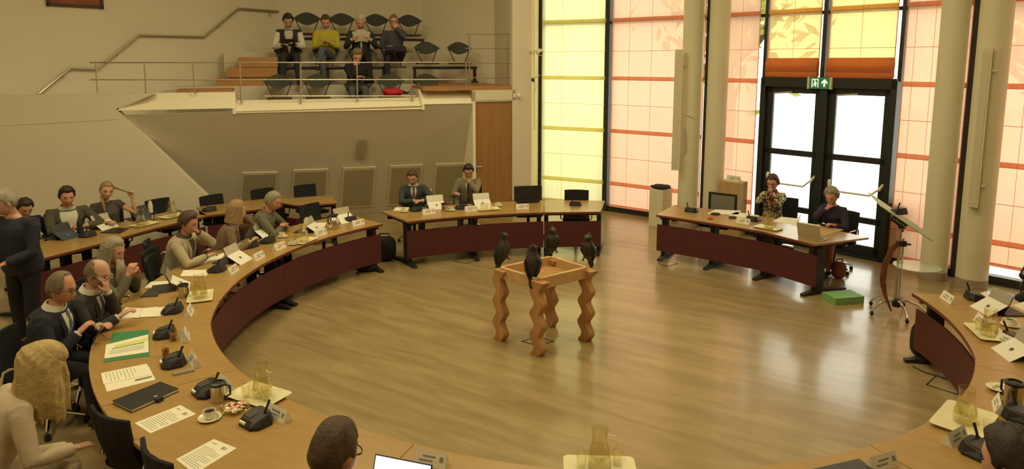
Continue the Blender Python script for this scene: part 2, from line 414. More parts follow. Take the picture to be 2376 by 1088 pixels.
# ---------------- balcony railing ----------------
RL = thing('gallery_railing', 'long thin metal railing in front of the gallery seats', 'railing')
def railseg(p0, p1, r=.011): MB().tube([p0, p1], r, 6).build('rail', 'rail_steel', RL, smooth=True)
wr = .18
for py in (145, 185): railseg(onG(208, py, wr), onG(1188 if py == 145 else 1090, py, wr) if 0 else onG(1081, py, wr), .012)
railseg(onG(612, 223, wr), onG(965, 223, wr))
for px, y0, y1 in [(222, 141, 214), (335, 145, 222), (448, 145, 218), (556, 145, 240), (697, 143, 240), (828, 145, 235), (955, 141, 234), (1081, 145, 212)]:
    MB().tube([onG(px, y0, wr), onG(px + (4 if px < 600 else 1), y1, wr)], .015, 6).build('post', 'rail_steel', RL, smooth=True)
RR = thing('end_railing', 'short four-bar metal railing at the right end of the gallery', 'railing')
for py in (79, 112, 146, 180): MB().tube([onG(1078, py, .3), onG(1188, py + 1, .3)], .010, 6).build('rail', 'rail_steel', RR, smooth=True)
for px in (1089, 1178): MB().tube([onG(px, 76, .3), onG(px, 198, .3)], .016, 6).build('post', 'rail_steel', RR, smooth=True)
# ---------------- grilles and wall speaker on the soffit ----------------
lab = ['leftmost of the five pale grilles on the sloping wall', 'second grille from the left on the sloping wall, above an empty chair',
       'third and tallest visible grille, right of the back desk end', 'fourth grille, behind the man in the teal suit', 'rightmost grille, behind the man in the beige suit']
for q, lb in zip([(562, 400, 645, 398, 640, 478, 556, 482), (681, 394, 762, 391, 757, 470, 674, 474), (796, 389, 872, 386, 864, 478, 789, 482), (905, 384, 980, 381, 972, 472, 898, 476), (1010, 380, 1093, 377, 1083, 468, 1002, 472)], lab):
    c = [soff_pt(q[i], q[i + 1], .012) for i in (0, 2, 4, 6)]
    t = thing('wall_grille', lb, 'grille', c[3])
    ctr = sum(c, Vector()) / 4; o = c[3]
    n = (c[1] - c[0]).cross(c[3] - c[0]).normalized(); n = n if n.y < 0 else -n
    def slab(name, cc, e0, e1, m):
        a = [p + n * e1 - o for p in cc]; b = [p + n * e0 - o for p in cc]
        MB().add(a + b, [(0, 1, 2, 3), (7, 6, 5, 4), (0, 4, 5, 1), (1, 5, 6, 2), (2, 6, 7, 3), (3, 7, 4, 0)]).build(name, m, t)
    slab('frame', c, -.02, .008, 'grille_frame')
    slab('mesh_panel', [ctr + (p - ctr) * .9 for p in c], -.01, .014, 'grille')
c = [soff_pt(*p, .02) for p in [(832, 323), (851, 323), (847, 366), (827, 366)]]
a = [p - Vector((0, .03, 0)) for p in c]
tag(MB().add(a + c, [(0, 1, 2, 3), (7, 6, 5, 4), (0, 4, 5, 1), (1, 5, 6, 2), (2, 6, 7, 3), (3, 7, 4, 0)]).build('wall_speaker', 'grille', bevel=.004), 'small brown speaker on the middle of the sloping wall', 'speaker')
# ---------------- facade: mullions, glass, blinds ----------------
SEAM = [.63, 1.76, 2.87, 4.07, 5.2]; THIN = [1.19, 2.31, 3.43, 4.62]
def wdir(i): d = (WV[i + 1] - WV[i]); return d.normalized(), d.length
def wpt(i, s, off=0, z=0):
    d, L = wdir(i); n = Vector((-d.y, d.x)) * -1     # towards the room
    p = WV[i] + d * s + n * off
    return Vector((p.x, p.y, z))
def s_at(i, px, py=300):
    p = PW(px, py, WV[i], WV[i + 1]); return (p.to_2d() - WV[i]).dot(wdir(i)[0])
def wbox(mb, i, s0, s1, z0, z1, o0, o1, mi=0):
    mb.prism([wpt(i, s0, o0).to_2d(), wpt(i, s1, o0).to_2d(), wpt(i, s1, o1).to_2d(), wpt(i, s0, o1).to_2d()], z0, z1, mi)
mb = MB()
for i, s in [(0, 0.02), (1, -.03), (2, -.03), (3, -.03)]:
    wbox(mb, i, s - .04, s + .07, 0, TOPZ, -.14, .06)
sd0, sdm, sd1 = s_at(2, 1766), s_at(2, 1915, 100), s_at(2, 2086, 187)
wbox(mb, 2, sdm - .035, sdm + .035, 2.9, TOPZ, -.12, .05)
for s in (sd0, sd1): wbox(mb, 2, s - .03, s + .03, 2.9, TOPZ, -.12, .0)
for i in range(4):
    L = wdir(i)[1]
    if i == 2: wbox(mb, i, 0, sd0, 0, .12, -.12, .02); wbox(mb, i, sd1, L, 0, .12, -.12, .02)
    else: wbox(mb, i, 0, L, 0, .12, -.12, .02)
    for z in (4.03,): wbox(mb, i, 0, L, z - .03, z + .03, -.12, -.04)
struct(mb.build('window_1', 'black_frame'))
mb = MB()
for i in range(4):
    L = wdir(i)[1]
    if i == 2: wbox(mb, i, 0, sd0, .1, TOPZ, -.08, -.07); wbox(mb, i, sd1, L, .1, TOPZ, -.08, -.07); wbox(mb, i, sd0, sd1, 2.9, TOPZ, -.08, -.07)
    else: wbox(mb, i, 0, L, .1, TOPZ, -.08, -.07)
struct(mb.build('window_2', 'pane_glass'))
vplane('wall_side_right', WV[4], WV[5], 0, TOPZ, 'wall_paint', .1)
def blind(label, i, s0, s1, m, z0=.14, z1=TOPZ - .02, bat='batten', seams=SEAM, thin=THIN, vert=(.33, .66), stack=None):
    c = wpt(i, (s0 + s1) / 2, .03); d = wdir(i)[0]
    t = thing('roman_blind', label, 'blind', c, math.atan2(d.y, d.x), 'tall roman blinds on the window wall'); w = s1 - s0
    mb = MB(); nx, nz = 8, 60; k = 0; vs = []; fs = []
    for a in range(nz + 1):
        z = z0 + (z1 - z0) * a / nz
        off = -.012 * abs(math.sin(z * math.pi / 1.15 + .3))
        for b in range(nx + 1): vs.append((-w / 2 + w * b / nx, off, z))
    fs = [(a * (nx + 1) + b, a * (nx + 1) + b + 1, (a + 1) * (nx + 1) + b + 1, (a + 1) * (nx + 1) + b) for a in range(nz) for b in range(nx)]
    mb.add(vs, fs).build('fabric', m, t, smooth='all')
    for z in seams:
        if z0 + .05 < z < z1: MB().box((0, -.022, z), (w + .01, .004, .075)).box((0, -.03, z - .035), (w + .02, .012, .012), mi=1).build('batten', [m, bat], t)
    for z in thin:
        if z0 + .05 < z < z1: MB().box((0, -.020, z), (w, .006, .008)).build('cord', bat, t)
    cm = MB()
    for v in vert: cm.box((-w / 2 + w * v, -.018, (z0 + z1) / 2), (.005, .004, z1 - z0))
    cm.box((-w / 2, -.01, (z0 + z1) / 2), (.012, .012, z1 - z0)); cm.box((w / 2, -.01, (z0 + z1) / 2), (.012, .012, z1 - z0))
    cm.build('vertical_seam', bat, t)
    if stack:
        for k in range(3):
            sm = MB(); pr = []
            zz = z0 + .02 + k * .085
            for q in range(8): a = 2 * math.pi * q / 8; pr.append((.055 * math.cos(a) - .03 - .01 * (k % 2), .055 * math.sin(a) * (1.0 if k < 2 else 1.9)))
            sm.rings([[Vector((-w / 2, y, zz + z)) for y, z in pr], [Vector((w / 2, y, zz + z)) for y, z in pr]]); sm.build('fold', 'blind_stack', t, smooth=True)
    else: MB().box((0, -.01, z0), (w, .02, .05)).build('bottom_bar', 'batten' if m != 'blind_yellow' else bat, t)
    return t
L0, L1, L2, L3 = [wdir(i)[1] for i in range(4)]
mat('paving_pale', (.8, .78, .72), .9)
blind('yellow blind at the left end of the window wall', 0, .10, L0 - .06, 'blind_yellow', bat='batten_yellow', vert=(.33,))
blind('pale orange blind between the yellow blind and the twin columns', 1, .10, L1 - .10, 'blind_orange', vert=(.2, .45, .8))
blind('orange blind between the twin columns and the glass doors', 2, .12, sd0 - .10, 'blind_orange', vert=(.62,))
blind('raised amber blind over the left glass door', 2, sd0 + .08, sdm - .07, 'blind_amber', z0=2.98, seams=SEAM[3:], thin=THIN[2:], vert=(.5,), stack=1)
blind('raised amber blind over the right glass door', 2, sdm + .08, sd1 - .07, 'blind_amber', z0=2.98, seams=SEAM[3:], thin=THIN[2:], vert=(.5,), stack=1)
blind('orange blind directly right of the glass doors', 2, sd1 + .07, L2 - .08, 'blind_orange', vert=(.15, .45))
blind('orange blind at the far right edge behind the thick column', 3, .10, L3 - .1, 'blind_orange', z0=.30, vert=(.2, .4, .6, .8))
# glass double doors
dd = wdir(2)[0]; c0 = wpt(2, sd0, -.02)
DD = thing('door_2', 'black framed double glass doors with push bars', 'door', c0, math.atan2(dd.y, dd.x)); DD['kind'] = 'structure'
wD = sd1 - sd0; fz = 2.92
f = MB()
for x in (.035, wD - .035): f.box((x, 0, fz / 2), (.09, .2, fz))
f.box((wD / 2, 0, fz - .06), (wD, .2, .17)); f.box((wD / 2, 0, fz / 2), (.12, .2, fz)); f.box((wD / 2, 0, .02), (wD, .2, .04))
f.build('door_frame', 'black_frame', DD, bevel=.004)
hw = wD / 2
for k in range(2):
    x0 = .08 + k * (hw - .02); x1 = x0 + hw - .14
    lf = MB()
    for x in (x0 + .06, x1 - .05): lf.box((x, .01, 1.42), (.12, .06, 2.72))
    for z, hh in ((2.73, .13), (1.62, .10), (.62, .10), (.12, .16)): lf.box(((x0 + x1) / 2, .01, z), (x1 - x0, .06, hh))
    leaf = lf.build('door_leaf', 'black_frame', DD, bevel=.003)
    MB().box(((x0 + x1) / 2, .01, 1.4), (x1 - x0 - .1, .008, 2.6)).build('pane', 'pane_glass', leaf)
    hb = MB().tube([(x0 + .14, -.1, 1.06), (x1 - .20, -.1, 1.06), (x1 - .05, -.09, 1.20)], .016, 8)
    hb.tube([(x0 + .10, -.03, 1.22), (x0 + .12, -.09, 1.20), (x0 + .14, -.1, 1.06)], .022, 8).tube([(x1 - .03, -.03, 1.25), (x1 - .05, -.09, 1.20), (x1 - .07, -.1, 1.16)], .024, 8)
    hb.build('push_bar', 'column_paint', leaf, smooth=True)
    MB().bar((x0 + .15, -.05, 2.66), (x0 + .5, -.09, 2.69), .03, .03).build('door_closer', 'steel', leaf)
# exit sign
p = wpt(2, sdm, .10); ES = thing('exit_sign', 'green and white emergency exit sign hanging over the glass doors', 'sign', (p.x, p.y, 2.74), math.atan2(dd.y, dd.x))
ez = PW(1909, 193, wpt(2, 0, .10).to_2d(), wpt(2, 1, .10).to_2d()).z; ES.location.z = ez
MB().box((0, 0, 0), (.36, .05, .19)).build('sign_body', 'sign_green', ES, bevel=.006)
for x in (-.19, .19): MB().box((x, 0, 0), (.035, .07, .20)).build('side_cap', 'column_paint', ES, bevel=.004)
ar = MB().prism([(.07, -.06), (.10, -.06), (.10, .01), (.135, -.015), (.135, .02), (.085, .07), (.035, .02), (.035, -.015), (.07, .01)], 0, .004, T=Matrix(((1, 0, 0, 0), (0, 0, -1, -.026), (0, 1, 0, 0), (0, 0, 0, 1))))
ar.build('arrow', 'sign_white', ES)
mnn = MB(); TT = Matrix(((1, 0, 0, 0), (0, 0, -1, -.026), (0, 1, 0, 0), (0, 0, 0, 1)))
mnn.prism([(-.13, -.07), (-.115, -.07), (-.115, .055), (-.03, .055), (-.03, -.07), (-.015, -.07), (-.015, .07), (-.13, .07)], 0, .004, T=TT)
mnn.prism([(-.09, .02), (-.07, .035), (-.045, .0), (-.04, -.02), (-.06, -.01), (-.05, -.06), (-.07, -.06), (-.08, -.02), (-.10, -.055), (-.11, -.04), (-.09, -.01)], 0, .004, T=TT)
mnn.prism([(-.075 + .014 * math.cos(a), .046 + .012 * math.sin(a)) for a in [k * math.pi / 4 for k in range(8)]], 0, .004, T=TT)
mnn.build('running_figure', 'sign_white', ES)
MB().box((0, 0, .18), (.02, .02, .20)).build('hanger', 'dark_metal', ES)
# ---------------- columns ----------------
def column(x, y, r, label):
    t = thing('round_column', label, 'column', (x, y, 0))
    MB().lathe([(r, 0.12), (r, TOPZ)], n=40).build('shaft', 'column_paint', t, smooth=True)
    MB().lathe([(r + .004, 0), (r + .004, .13)], n=40).build('base_band', 'column_base', t, smooth=True)
    return t
CA, CB_, CC_, CD_ = (3.42, 13.2), (3.84, 12.95), (6.30, 9.98), (6.64, 9.63)
column(*CA, .19, 'left one of the twin cream columns left of the glass doors')
column(*CB_, .185, 'right one of the twin cream columns left of the glass doors')
column(*CC_, .18, 'cream column just right of the glass doors, near the lectern')
column(*CD_, .20, 'thick cream column nearest the right edge')
def colspeaker(px0, px1, py0, py1, C, rr, label):
    d = Vector((C[0], C[1], 0)).normalized(); side = Vector((d.y, -d.x, 0))
    c = Vector((C[0], C[1], 0)) - d * (rr + .05)
    def hit(px, py):
        n = d; rr_ = ray(px, py); o = Vector((0, 0, CAM_H)); return o + rr_ * ((c - o).dot(n) / rr_.dot(n))
    a, b = hit(px0, (py0 + py1) / 2), hit(px1, (py0 + py1) / 2); z0, z1 = hit(px0, py1).z, hit(px0, py0).z
    m = (a + b) / 2
    t = thing('column_loudspeaker', label, 'loudspeaker', (m.x, m.y, z0), math.atan2(side.y, side.x)); w = (b - a).length
    MB().box((0, 0, (z1 - z0) / 2), (w, .10, z1 - z0)).build('speaker_body', 'column_paint', t, bevel=.005)
    MB().box((-.01, -.052, (z1 - z0) / 2), (w * .7, .006, z1 - z0 - .1)).build('speaker_grille', 'grille_frame', t)
    MB().bar((w / 2, .0, .3), (w / 2 + .06, .06, .3), .03, .03).bar((w / 2, .0, z1 - z0 - .3), (w / 2 + .06, .06, z1 - z0 - .3), .03, .03).build('wall_bracket', 'column_paint', t)
colspeaker(1562, 1581, 115, 394, CA, .19, 'tall slim white loudspeaker on the left twin column')
colspeaker(2262, 2287, 112, 480, CD_, .20, 'tall slim white loudspeaker on the thick right column')
def onp(px, py, C, rr):
    d = Vector((C[0], C[1], 0)).normalized(); c = Vector((C[0], C[1], 0)) - d * rr; r_ = ray(px, py); o = Vector((0, 0, CAM_H))
    return o + r_ * ((c - o).dot(d) / r_.dot(d))
a_, b_, c_ = onp(1583, 300, CA, .2), onp(1589, 325, CA, .21), onp(1585, 352, CA, .2)
tag(MB().tube([a_, a_ + Vector((.03, -.05, 0)), b_, c_ + Vector((.03, -.05, 0)), c_], .010, 6).build('cleat_hook', 'steel', smooth=True), 'small metal cleat low on the left twin column', 'hook')
tag(MB().tube([onp(1580, 252, CA, .2), onp(1590, 265, CA, .215), onp(1612, 274, CA, .2)], .008, 6).build('cable_loop', 'column_paint', smooth=True), 'pale cable loop on the left twin column', 'cable')
# security camera and cable box by the yellow blind
q = onG(1235, 118); t = thing('security_camera', 'white dome security camera beside the yellow blind', 'camera', q)
MB().box((.02, -.05, 0), (.16, .10, .06)).build('mount', 'column_paint', t, bevel=.01); MB().ell((.15, -.12, -.03), (.075, .075, .075)).build('dome', 'column_paint', t, smooth=True)
MB().ell((.17, -.18, -.05), (.035, .03, .035)).build('lens', 'dark_metal', t, smooth=True)
q = onG(1240, 185); t = thing('wall_microphone', 'small dark microphone on an arm beside the yellow blind', 'microphone', q)
MB().tube([(-.03, -.02, 0), (.02, -.12, .04), (.10, -.12, .10)], .012, 6).build('arm', 'steel', t, smooth=True); MB().ell((-.03, -.03, 0), (.035, .035, .04)).build('capsule', 'dark_metal', t, smooth=True)
MB().tube([(.0, -.02, 0), (.03, -.03, -.15), (-.01, -.03, -.30), (.04, -.03, -.22), (.05, -.02, -.05)], .006, 6).build('cable', 'column_paint', t, smooth=True)
tag(MB().tube([onG(1238, 0), onG(1240, 300)], .012, 6).build('conduit', 'column_paint'), 'vertical cable duct up the wall edge beside the yellow blind', 'duct')
q = onG(1197, 222); t = thing('wall_sensor', 'small white sensor on the wall above the wooden door', 'sensor', q)
MB().box((-.03, -.02, 0), (.05, .04, .08)).build('housing', 'white_plastic', t, bevel=.006); MB().ell((.06, -.04, 0), (.04, .04, .05)).build('lamp_lens', 'white_plastic', t, smooth=True)
q = soff_pt(996, 443, .01); tag(MB().box(q, (.10, .02, .10)).box(q - Vector((0, .012, -.14)), (.08, .02, .08)).build('wall_socket', 'white_plastic', bevel=.004), 'white wall sockets between the two men at the far desk', 'socket')
# outside: paving, trees and a pale house beyond the glass
struct(MB().box((14, 26, -.35), (60, 50, .2)).build('ground_outside', 'paving_pale'))
def tree(x, y, h, r, label, sc=1):
    t = thing('garden_tree', label, 'tree', (x, y, -.25), 0, 'trees beyond the blinds'); rnd = random.Random(int(x * 10))
    tm = MB().tube([(0, 0, 0), (.1, 0, h * .4), (0, .1, h * .75)], [.2, .16, .10], 10)
    for a in range(7):
        an = a * .9 + rnd.random(); zz = h * (.38 + .05 * a); tm.tube([(0, 0, zz), (math.cos(an) * r * .5, math.sin(an) * r * .5, zz + r * .4), (math.cos(an) * r * .9, math.sin(an) * r * .9, zz + r * .9)], [.09, .06, .03], 6)
    tm.build('trunk', 'bark', t, smooth=True)
    lm = MB(); 
    for k in range(420):
        a, b, c = rnd.gauss(0, .5), rnd.gauss(0, .5), rnd.gauss(0, .35); p = Vector((a * r, b * r, h * .85 + c * r * 1.3)); s = .14 + rnd.random() * .14
        u = Vector((rnd.gauss(0, 1), rnd.gauss(0, 1), rnd.gauss(0, 1))).normalized(); v = u.orthogonal().normalized()
        lm.add([p - u * s, p + v * s * .5, p + u * s, p - v * s * .5], [(0, 1, 2, 3)])
    lm.build('crown', 'leaf', t)
tree(5.6, 18.0, 5.2, 1.5, 'bare branching tree seen through the pale orange blind')
tree(10.4, 13.0, 5.4, 1.7, 'leafy tree showing in the gap right of the door blinds')
tree(6.4, 21.5, 7.5, 2.2, 'leafy tree behind the amber door blinds')
tree(13.5, 9.6, 6.0, 1.6, 'leafy tree behind the blinds at the right column')

# thin seam line across the left wall
q0, q1 = onG(0, 291), onG(272, 276)
struct(MB().bar(q0, q1, .012, .02).build('trim_6', 'grille_frame'))
# ---------------- ring of desks ----------------
TZ = .75
def polar(a, r, z=0): return Vector((RC.x + r * math.cos(math.radians(a)), RC.y + r * math.sin(math.radians(a)), z))
def curved_desk(label, ins, outs, legs=(0, 1), panel=True, seg=10, gap=0, group='curved wooden council desks', pz=(.13, .58), ptrim=(.0, .0)):
    """ins / outs: lists of floor points (inner, outer edge) running the same way"""
    def lerp(pl, t):
        L = [0]
        for a, b in zip(pl, pl[1:]): L.append(L[-1] + (b - a).length)
        d = t * L[-1]
        for i in range(len(pl) - 1):
            if d <= L[i + 1] + 1e-9:
                k = (d - L[i]) / (L[i + 1] - L[i]); return pl[i].lerp(pl[i + 1], k)
        return pl[-1]
    I = [lerp(ins, k / seg) for k in range(seg + 1)]; O = [lerp(outs, k / seg) for k in range(seg + 1)]
    c = sum(I + O, Vector((0, 0))) / (2 * len(I))
    t = thing('curved_desk', label, 'desk', (c.x, c.y, 0), 0, group)
    l = lambda p, z=0: Vector((p.x - c.x, p.y - c.y, z))
    def slab(A, B, z0, z1, name, m, par=t, bev=0):
        rs = [[l(a, z0), l(b, z0), l(b, z1), l(a, z1)] for a, b in zip(A, B)]
        return MB().rings(rs).build(name, m, par, bevel=bev)
    slab(I, O, TZ - .028, TZ, 'tabletop', 'desk_wood')
    e = .004
    inw = [(a - b).normalized() * e for a, b in zip(I, O)]
    slab([a + n for a, n in zip(I, inw)], I, TZ - .034, TZ - .004, 'edge_band', 'edge_red')
    slab([a.lerp(b, .16) for a, b in zip(I, O)], [a.lerp(b, .20) for a, b in zip(I, O)], TZ - .09, TZ - .03, 'front_rail', 'dark_metal')
    slab([a.lerp(b, .72) for a, b in zip(I, O)], [a.lerp(b, .76) for a, b in zip(I, O)], TZ - .09, TZ - .03, 'rear_rail', 'dark_metal')
    if panel:
        n0, n1 = int(ptrim[0] * seg), seg - int(ptrim[1] * seg)
        slab([a.lerp(b, .055) for a, b in list(zip(I, O))[n0:n1 + 1]], [a.lerp(b, .075) for a, b in list(zip(I, O))[n0:n1 + 1]], pz[0], pz[1], 'modesty_panel', 'burgundy')
    for k in legs:
        tt = .035 + k * .93
        a, b = lerp(ins, tt), lerp(outs, tt); d = (b - a).normalized()
        m = MB(); p = a.lerp(b, .22); ang = math.atan2(d.y, d.x)
        m.box(l(p, .37), (.16, .07, .70), ang); m.box(l(a.lerp(b, .45), TZ - .06), ((b - a).length * .8, .06, .05), ang)
        q0, q1 = a.lerp(b, -.06), a.lerp(b, .74)
        m.add([l(q0, 0) + Vector((-d.y, d.x, 0)) * s * .035 + Vector((0, 0, z)) for z in (.0, .03) for s in (-1, 1)] + [l(p, 0) + Vector((-d.y, d.x, 0)) * s * .035 + Vector((0, 0, z)) for z in (0, .085) for s in (-1, 1)],
              [(0, 1, 3, 2), (4, 6, 7, 5), (0, 4, 5, 1), (2, 3, 7, 6), (0, 2, 6, 4), (1, 5, 7, 3)])
        m.add([l(q1, 0) + Vector((-d.y, d.x, 0)) * s * .035 + Vector((0, 0, z)) for z in (.0, .03) for s in (-1, 1)] + [l(p, 0) + Vector((-d.y, d.x, 0)) * s * .035 + Vector((0, 0, z)) for z in (0, .085) for s in (-1, 1)],
              [(0, 1, 3, 2), (4, 6, 7, 5), (0, 4, 5, 1), (2, 3, 7, 6), (0, 2, 6, 4), (1, 5, 7, 3)])
        m.build('leg', 'dark_metal', t, bevel=.005)
    return t
RI = [(-112, 3.82), (-104, 3.82), (-90, 3.84), (-63, 3.90), (-45, 3.89), (-35, 3.86), (-25, 3.77), (-17, 3.70), (-9.1, 3.62)]
RL_ = [(135.8, 3.77), (166, 3.80), (192, 3.84), (202, 3.86), (219, 3.81), (236, 3.75), (248, 3.78), (260, 3.82), (275, 3.84)]
def rr(tab, a): return float(np.interp(a, [x[0] for x in tab], [x[1] for x in tab]))
def arc(tab, a0, a1, off=0, n=12):
    g_ = .0006
    return [polar(a, rr(tab, a) + off).to_2d() for a in np.linspace(a0, a1, n)]
labs = ['curved desk segment with the thermos jug, ending beside the black bag', 'curved desk segment in front of the man in the beige blazer and the bearded man',
        'curved desk segment in front of the navy suit man, with the green folder', 'curved desk segment with the closed black folder and candy dish in the foreground',
        'desk segment at the bottom edge with the carafe and upside-down tumblers']
AS = [135.8, 164.1, 192.4, 219.6, 249.0, 277.6]
for i in range(5):
    curved_desk(labs[i], arc(RL_, AS[i] + .04, AS[i + 1] - .04), arc(RL_, AS[i] + .04, AS[i + 1] - .04, .96), legs=(0, 1) if i != 1 else (0, 1), seg=14)
AR = [-9.1, -37.5, -65.8, -82.2]
labs = ['right-hand desk segment with the pale folding board and two trays', 'right-hand desk segment with the cream tray and full carafe', 'short desk segment at the bottom edge with the dark closed laptop']
for i in range(3):
    curved_desk(labs[i], arc(RI, AR[i] - .04, AR[i + 1] + .04), arc(RI, AR[i] - .04, AR[i + 1] + .04, .96), legs=(0, 1) if i < 2 else (0,), seg=12)
p2 = lambda *q: [P(x, y, TZ).to_2d() for x, y in q]
seam_i, seam_o = P(1261.5, 492.5, TZ).to_2d(), P(1261.5, 464, TZ).to_2d()
def sm(a, b, c, n=8):            # smooth curve through three points
    return [a * ((1 - t) * (1 - 2 * t)) + b * (4 * t * (1 - t)) + c * (t * (2 * t - 1)) for t in np.linspace(0, 1, n)]
i0, im, o0 = p2((947.5, 514), (1095, 500.5), (884, 490))
om = im + (im - RC.to_2d()).normalized() * .93
curved_desk('long far desk where the two men in suits sit', sm(i0, im, seam_i), sm(o0, om, seam_o), legs=(0, .5, 1), pz=(.14, .58))
i1, o1 = p2((1393, 491), (1403, 465.5))
curved_desk('right piece of the far desk, one microphone unit on it', [seam_i + Vector((.01, 0)), i1], [seam_o + Vector((.01, 0)), o1], legs=(0, 1), seg=4, pz=(.14, .58))
# desk of the two women
ri = p2((1523, 498), (1625, 513), (1766, 536), (1889, 567)); ro = [P(1565, 475, TZ).to_2d(), polar(50, 4.56).to_2d(), polar(36.5, 4.62).to_2d(), P(2016, 551, TZ).to_2d()]
curved_desk('desk of the two women in front of the glass doors', ri, ro, legs=(0, .33, .66, 1), seg=9, pz=(.14, .58))
# back row desk
bi = p2((60, 612), (95, 600), (220, 568), (350, 531), (480, 500)); bo = []
def offs(pl, w):
    r = []
    for k, p in enumerate(pl):
        d = (pl[min(k + 1, len(pl) - 1)] - pl[max(k - 1, 0)]).normalized(); r.append(p + Vector((-d.y, d.x)) * w)
    return r
curved_desk('left half of the back row desk along the cream wall', bi, offs(bi, .82), legs=(.02, .5, 1), seg=12, pz=(.12, .56))
b2 = p2((482, 499.5), (600, 485), (655, 477)); 
curved_desk('middle piece of the back row desk with two empty chairs', b2, offs(b2, .82), legs=(1,), seg=8, pz=(.12, .56))
b3 = p2((656, 471), (687, 476), (735, 474), (780.5, 471)); b3o = [P(620, 462, TZ).to_2d(), P(668, 460, TZ).to_2d(), P(720, 456, TZ).to_2d(), P(770, 452.5, TZ).to_2d()]
curved_desk('right end piece of the back row desk near the wall grilles', b3, b3o, legs=(0, 1), seg=6, pz=(.12, .5), ptrim=(0, .0))

# ---------------- wooden frame table with wavy legs and four birds ----------------
ft = {'l': (-.13, 7.66), 'f': (.29, 7.24), 'r': (.86, 7.66), 'b': (.47, 8.10)}
tt_ = thing('wavy_leg_table', 'open pine frame table on four wavy legs in the middle of the floor', 'table', (.37, 7.67, 0))
o = Vector((.37, 7.67, 0))
C4 = [Vector((*ft[k], 0)) - o for k in 'lfrb']
eX = (C4[2] - C4[1] + C4[3] - C4[0]).normalized(); eY = (C4[3] - C4[2] + C4[0] - C4[1]).normalized()   # l->f is -eY ; f->r is eX
H_ = .88
for kk, c in enumerate(C4):
    m = MB(); n = 40; w, th, amp = .132, .085, .038
    rs = []
    for i in range(n + 1):
        z = .0 + (H_ - .03) * i / n; ph = 2 * math.pi * z / .25 + 2.4
        tri = math.asin(math.sin(ph) * .93) / (math.pi / 2)
        tri = .6 * tri + .4 * math.sin(ph); off = eY * amp * tri
        fl = 1 + max(0, (z - .76) / .1) * .45
        a, b = eX * th / 2 * (1 + (fl - 1) * .8), eY * w / 2 * fl
        rs.append([c + off + a * sx + b * sy + Vector((0, 0, z)) for sx, sy in ((-1, -1), (1, -1), (1, 1), (-1, 1))])
    m.rings(rs).build('wavy_leg', 'pine', tt_, bevel=.006)
top = H_
def rail(a, b, ext=.10):
    d = (b - a).normalized(); m = MB().bar(a - d * ext + Vector((0, 0, top - .065)), b + d * ext + Vector((0, 0, top - .065)), .045, .13)
    m.build('frame_rail', 'pine_end', tt_, bevel=.005)
for a, b in ((0, 1), (1, 2), (2, 3), (3, 0)): rail(C4[a], C4[b], -.01)
m = MB(); z = top - .115
m.add([C4[k] * .97 + Vector((0, 0, z + q)) for q in (0, .012) for k in range(4)], [(0, 1, 2, 3), (4, 5, 6, 7), (0, 1, 5, 4), (1, 2, 6, 5), (2, 3, 7, 6), (3, 0, 4, 7)])
m.build('tray_bottom', 'pine', tt_)
def bird(loc, rz, label, turn=0, sc=1):
    t = thing('bronze_bird', label, 'bird sculpture', loc, rz, 'bronze birds on the frame table')
    m = MB(); m.tube([(0, -.05, -.07), (0, -.045, .0), (0, -.02, .07), (0, .005, .14), (0, .010, .19), (0, .008, .225), (0, .015, .262), (0, .024, .295), (0, .024, .318)],
                     [(.018, .010), (.030, .020), (.058, .050), (.068, .062), (.060, .056), (.036, .036), (.035, .038), (.036, .044), (.010, .014)], 14)
    m.build('body', 'bronze', t, smooth=True)
    for s in (-1, 1):
        MB().tube([(s * .045, .03, .20), (s * .066, -.0, .13), (s * .052, -.04, .05), (s * .018, -.07, -.04)], [(.018, .012), (.040, .016), (.036, .014), (.010, .006)], 8, up=(s, 0, 0)).build('wing', 'bronze', t, smooth=True)
        f_ = MB().tube([(s * .03, .02, .06), (s * .032, .04, .02)], [.012, .008], 8)
        for k in (-1, 0, 1): f_.tube([(s * .032, .04, .02), (s * .032 + k * .014, .07, .004)], [.006, .004], 5)
        f_.build('claw', 'bronze', t, smooth=True)
    hd = Matrix.Rotation(turn, 3, 'Z')
    MB().tube([hd @ Vector((0, .045, .285)) + Vector((0, .0, 0)), hd @ Vector((0, .072, .278)), hd @ Vector((0, .082, .262))], [.014, .010, .003], 8).build('beak', 'bronze', t, smooth=True)
    MB().tube([(0, .005, .308), (0, -.018, .322), (0, -.035, .330)], [.012, .008, .002], 6).build('crest', 'bronze', t, smooth=True)
    MB().tube([(0, -.045, .01), (0, -.075, -.07), (0, -.085, -.12)], [(.030, .008), (.026, .007), (.014, .005)], 8).build('tail', 'bronze', t, smooth=True)
    t.scale = (sc * 1.22, sc * 1.15, sc)
    return t
bz = top
bird(P(1166, 606, bz) + Vector((0, .03, 0)), math.radians(-45), 'bronze bird on the left corner of the frame table', sc=1.05)
bird(P(1241, 640, bz) + Vector((-.02, .04, 0)), math.radians(-10), 'bronze bird on the front corner of the frame table', sc=1.05)
bird(P(1281, 584, bz), math.radians(195), 'bronze bird on the back corner of the frame table', sc=1.0)
bird(P(1365, 603, bz), math.radians(150), 'bronze bird on the right corner of the frame table', sc=1.0)

